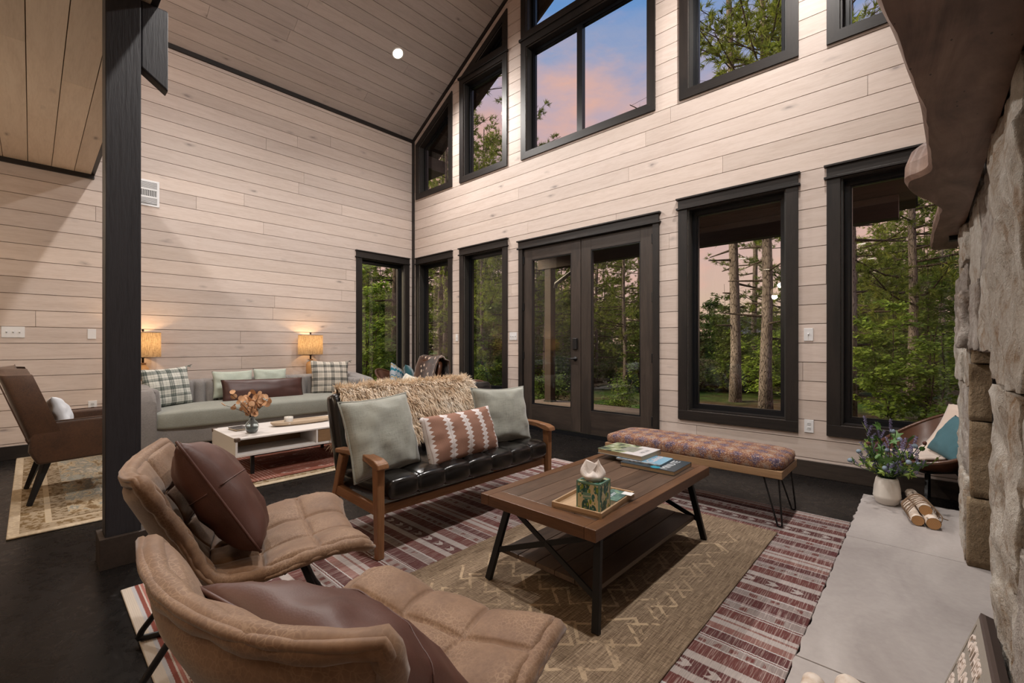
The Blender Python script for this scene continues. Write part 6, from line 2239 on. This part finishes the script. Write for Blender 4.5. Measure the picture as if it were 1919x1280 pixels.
# logs point from the camera side away: local z -> along direction
def dirrot(d):
    return Vector(d).to_track_quat('Z', 'Y').to_euler()
LD = (-.20, 1.0, 0)
E3 = dirrot(LD)
birch_log((-.030, 3.665, .0995+.033), E3, .34, .031, 'lower left birch log of the tied bundle on the hearth', 1)
birch_log((.040, 3.650, .0995+.037), E3, .33, .035, 'lower right birch log of the tied bundle on the hearth', 2)
birch_log((.000, 3.715, .0995+.091), E3, .36, .032, 'top birch log of the tied bundle on the hearth', 3)
tw = thing('twine_wrap', (0, 0, 0), 'brown twine wound round the bundle of birch logs', 'twine')
TWM = plain('jute_twine', (.20,.13,.08), .9)
dv_ = Vector(LD).normalized(); sd_ = Vector((dv_.y, -dv_.x, 0))
c0_ = Vector((.004, 3.66, .1645))
for k in range(9):
    f = .05+.026*k+r.uniform(-.01, .01)
    pts = []
    for i in range(25):
        a = 2*pi*i/24
        R = .084
        # rounded-triangle wrap
        x_ = sgp(cos(a), .85)*.079*(1.0-.42*max(0, sin(a))); z_ = sin(a)*(.070 if sin(a) > 0 else .066)
        pts.append(c0_+dv_*(f+.02*sin(a+k))+sd_*x_+Vector((0,0,z_+.001)))
    MB().tube(pts, .0028, 5, caps=False).build('twine_turn', TWM, tw, smooth=True)
MB().tube(smooth_path([c0_+dv_*.22+sd_*.075+Vector((0,0,-.02)), c0_+dv_*.25+sd_*.11+Vector((0,0,-.058)), c0_+dv_*.22+sd_*.145+Vector((0,0,-.0615))], 5), .0025, 5).build('loose_end', TWM, tw, smooth=True)
birch_log((-.165, 1.715, .0995+.043), dirrot((.02,-1,0)), .34, .040, 'pale birch log at the near end of the hearth, right of its pair', 5)
birch_log((-.256, 1.675, .0995+.036), dirrot((-.03,-1,0)), .34, .033, 'pale birch log at the near end of the hearth, left of its pair', 6)

# letter board leaning on the near pier
lb = thing('letter_board', (.040, 1.97, .1000), 'framed slotted letter board with white letters leaning on the stone pier', 'sign', rot=(0, radians(17.5), 0))
LBW, LBH = .42, .295
SL_ = plain('greige_board', (.30,.27,.235), .7); FRB = plain('brown_board_frame', (.075,.052,.045), .5)
MB().box(.004,-LBW,0,.022,0,LBH).build('back_panel', FRB, lb)
MB().box(-.006,-LBW,LBH-.014,.022,0,LBH).build('frame_rail', FRB, lb)
MB().box(-.006,-LBW,0,.022,0,.014).build('frame_rail', FRB, lb)
for a, b in ((-.016, 0), (-LBW, -LBW+.016)): MB().box(-.006,a,.014,.022,b,LBH-.014).build('frame_stile', SL_, lb)
MB().box(-.0065,-LBW+.016,LBH-.032,-.0005,-.016,LBH-.014).build('face_band', SL_, lb)
ns = 22
for i in range(ns):
    z = .016+(LBH-.052)*i/ns
    MB().box(-.004,-LBW+.016,z,.004,-.016,z+(LBH-.052)/ns*.86).build('slat', SL_, lb)
LW = plain('blush_white_letter', (.78,.68,.62), .5)
for k, wd in enumerate(('GATHER', 'RELAX', 'ENJOY')):
    text_mesh('letters', wd, .062, LW, lb, (-.0055, -.03, LBH-.095-.075*k), (pi/2, 0, -pi/2), depth=.003, align='LEFT')

# ------------------------------------------------------------------ wall plates and vent
PLW = plain('white_plate', (.74,.74,.75), .4)
def plate(loc, face, w, h, label, cat, kind, n=1):
    """face: 'L' on wall_left, 'F' on wall_front"""
    t = thing('wall_plate' if kind != 'outlet' else 'power_outlet', loc, label, cat, rz=(pi/2 if face == 'L' else 0))
    # local: width x, depth -y towards the room
    MB().box(-w/2,-.007,-h/2,w/2,-.0003,h/2).build('plate', PLW, t, bevel=.002)
    for i in range(n):
        x = (i-(n-1)/2)*.046
        if kind == 'switch':
            MB().box(x-.005,-.009,-.012,x+.005,-.007,.012).build('slot', plain('slot_grey', (.5,.5,.5), .5), t)
            MB().bar((x,-.006,.0),(x,-.022,.008), .008, .011).build('toggle', PLW, t)
        elif kind == 'outlet':
            for dz in (-.021, .021):
                superell(.017, .002, .015, .6, .6, 16, 8).build('socket', plain('socket_ivory', (.60,.60,.60), .5), t, loc=(x,-.0075,dz-.015))
                for dx in (-.006, .006): MB().box(x+dx-.0012,-.0104,dz-.002,x+dx+.0012,-.0094,dz+.007).build('slit', METAL, t)
        for dz in (-h*.36, h*.36):
            superell(.003, .001, .003, 1, 1, 8, 6).build('screw', PLW, t, loc=(x,-.0075,dz-.003))
    return t
plate((-A, -.128, 1.335), 'L', .165, .115, 'wide three-gang white switch plate on the left wall', 'switch', 'switch', 3)
plate((-A, .474, 1.325), 'L', .072, .112, 'blank white wall plate beside the timber post', 'wall plate', 'blank', 1)
op = plate((-A, .48, .50), 'L', .074, .118, 'white outlet with black cord plugged in beside the post', 'outlet', 'outlet', 1)
MB().box(-.014,-.030,-.034,.014,-.0105,-.008).build('plug', METAL, op, bevel=.004)
MB().tube(smooth_path([(0,-.03,-.02),(.01,-.045,-.05),(.015,-.03,-.18),(.02,-.012,-.35)], 5), .003, 6).build('cord', METAL, op, smooth=True)
plate((-.788, B, 1.295), 'F', .072, .116, 'single white switch plate between the two right-hand windows', 'switch', 'switch', 1)
plate((-.785, B, .457), 'F', .072, .118, 'white outlet low between the two right-hand windows', 'outlet', 'outlet', 1)
plate((-4.47, B, 1.33), 'F', .150, .116, 'three-gang white switch plate left of the french doors', 'switch', 'switch', 3)
plate((-5.755, B, 1.32), 'F', .060, .116, 'single white switch plate between the two narrow windows', 'switch', 'switch', 1)
vt = thing('air_vent', (-A, .965, 3.07), 'white slotted return-air grille high on the left wall', 'vent', rz=pi/2)
MB().box(-.125,-.010,-.16,.125,-.0003,.16).build('grille_frame', PLW, vt, bevel=.003)
MB().box(-.10,-.0115,-.135,.10,-.0098,.135).build('grille_shade', plain('vent_shade', (.10,.10,.10), .8), vt)  # dark sheet between the louvres, painted as the shade inside the grille
for zb in (-.09, .0, .09):
    for i in range(12 if zb == 0 else 7):
        if zb == 0:
            x = -.095+.19*i/11
            MB().box(x-.003,-.016,zb-.034,x+.003,-.0105,zb+.034).build('louvre', PLW, vt)
        else:
            z = zb-.034+.068*i/6
            MB().box(-.098,-.016,z-.0028,.098,-.0105,z+.0028).build('louvre', PLW, vt)
for zb in (-.045, .045): MB().box(-.10,-.0165,zb-.008,.10,-.0105,zb+.008).build('grille_bar', PLW, vt)
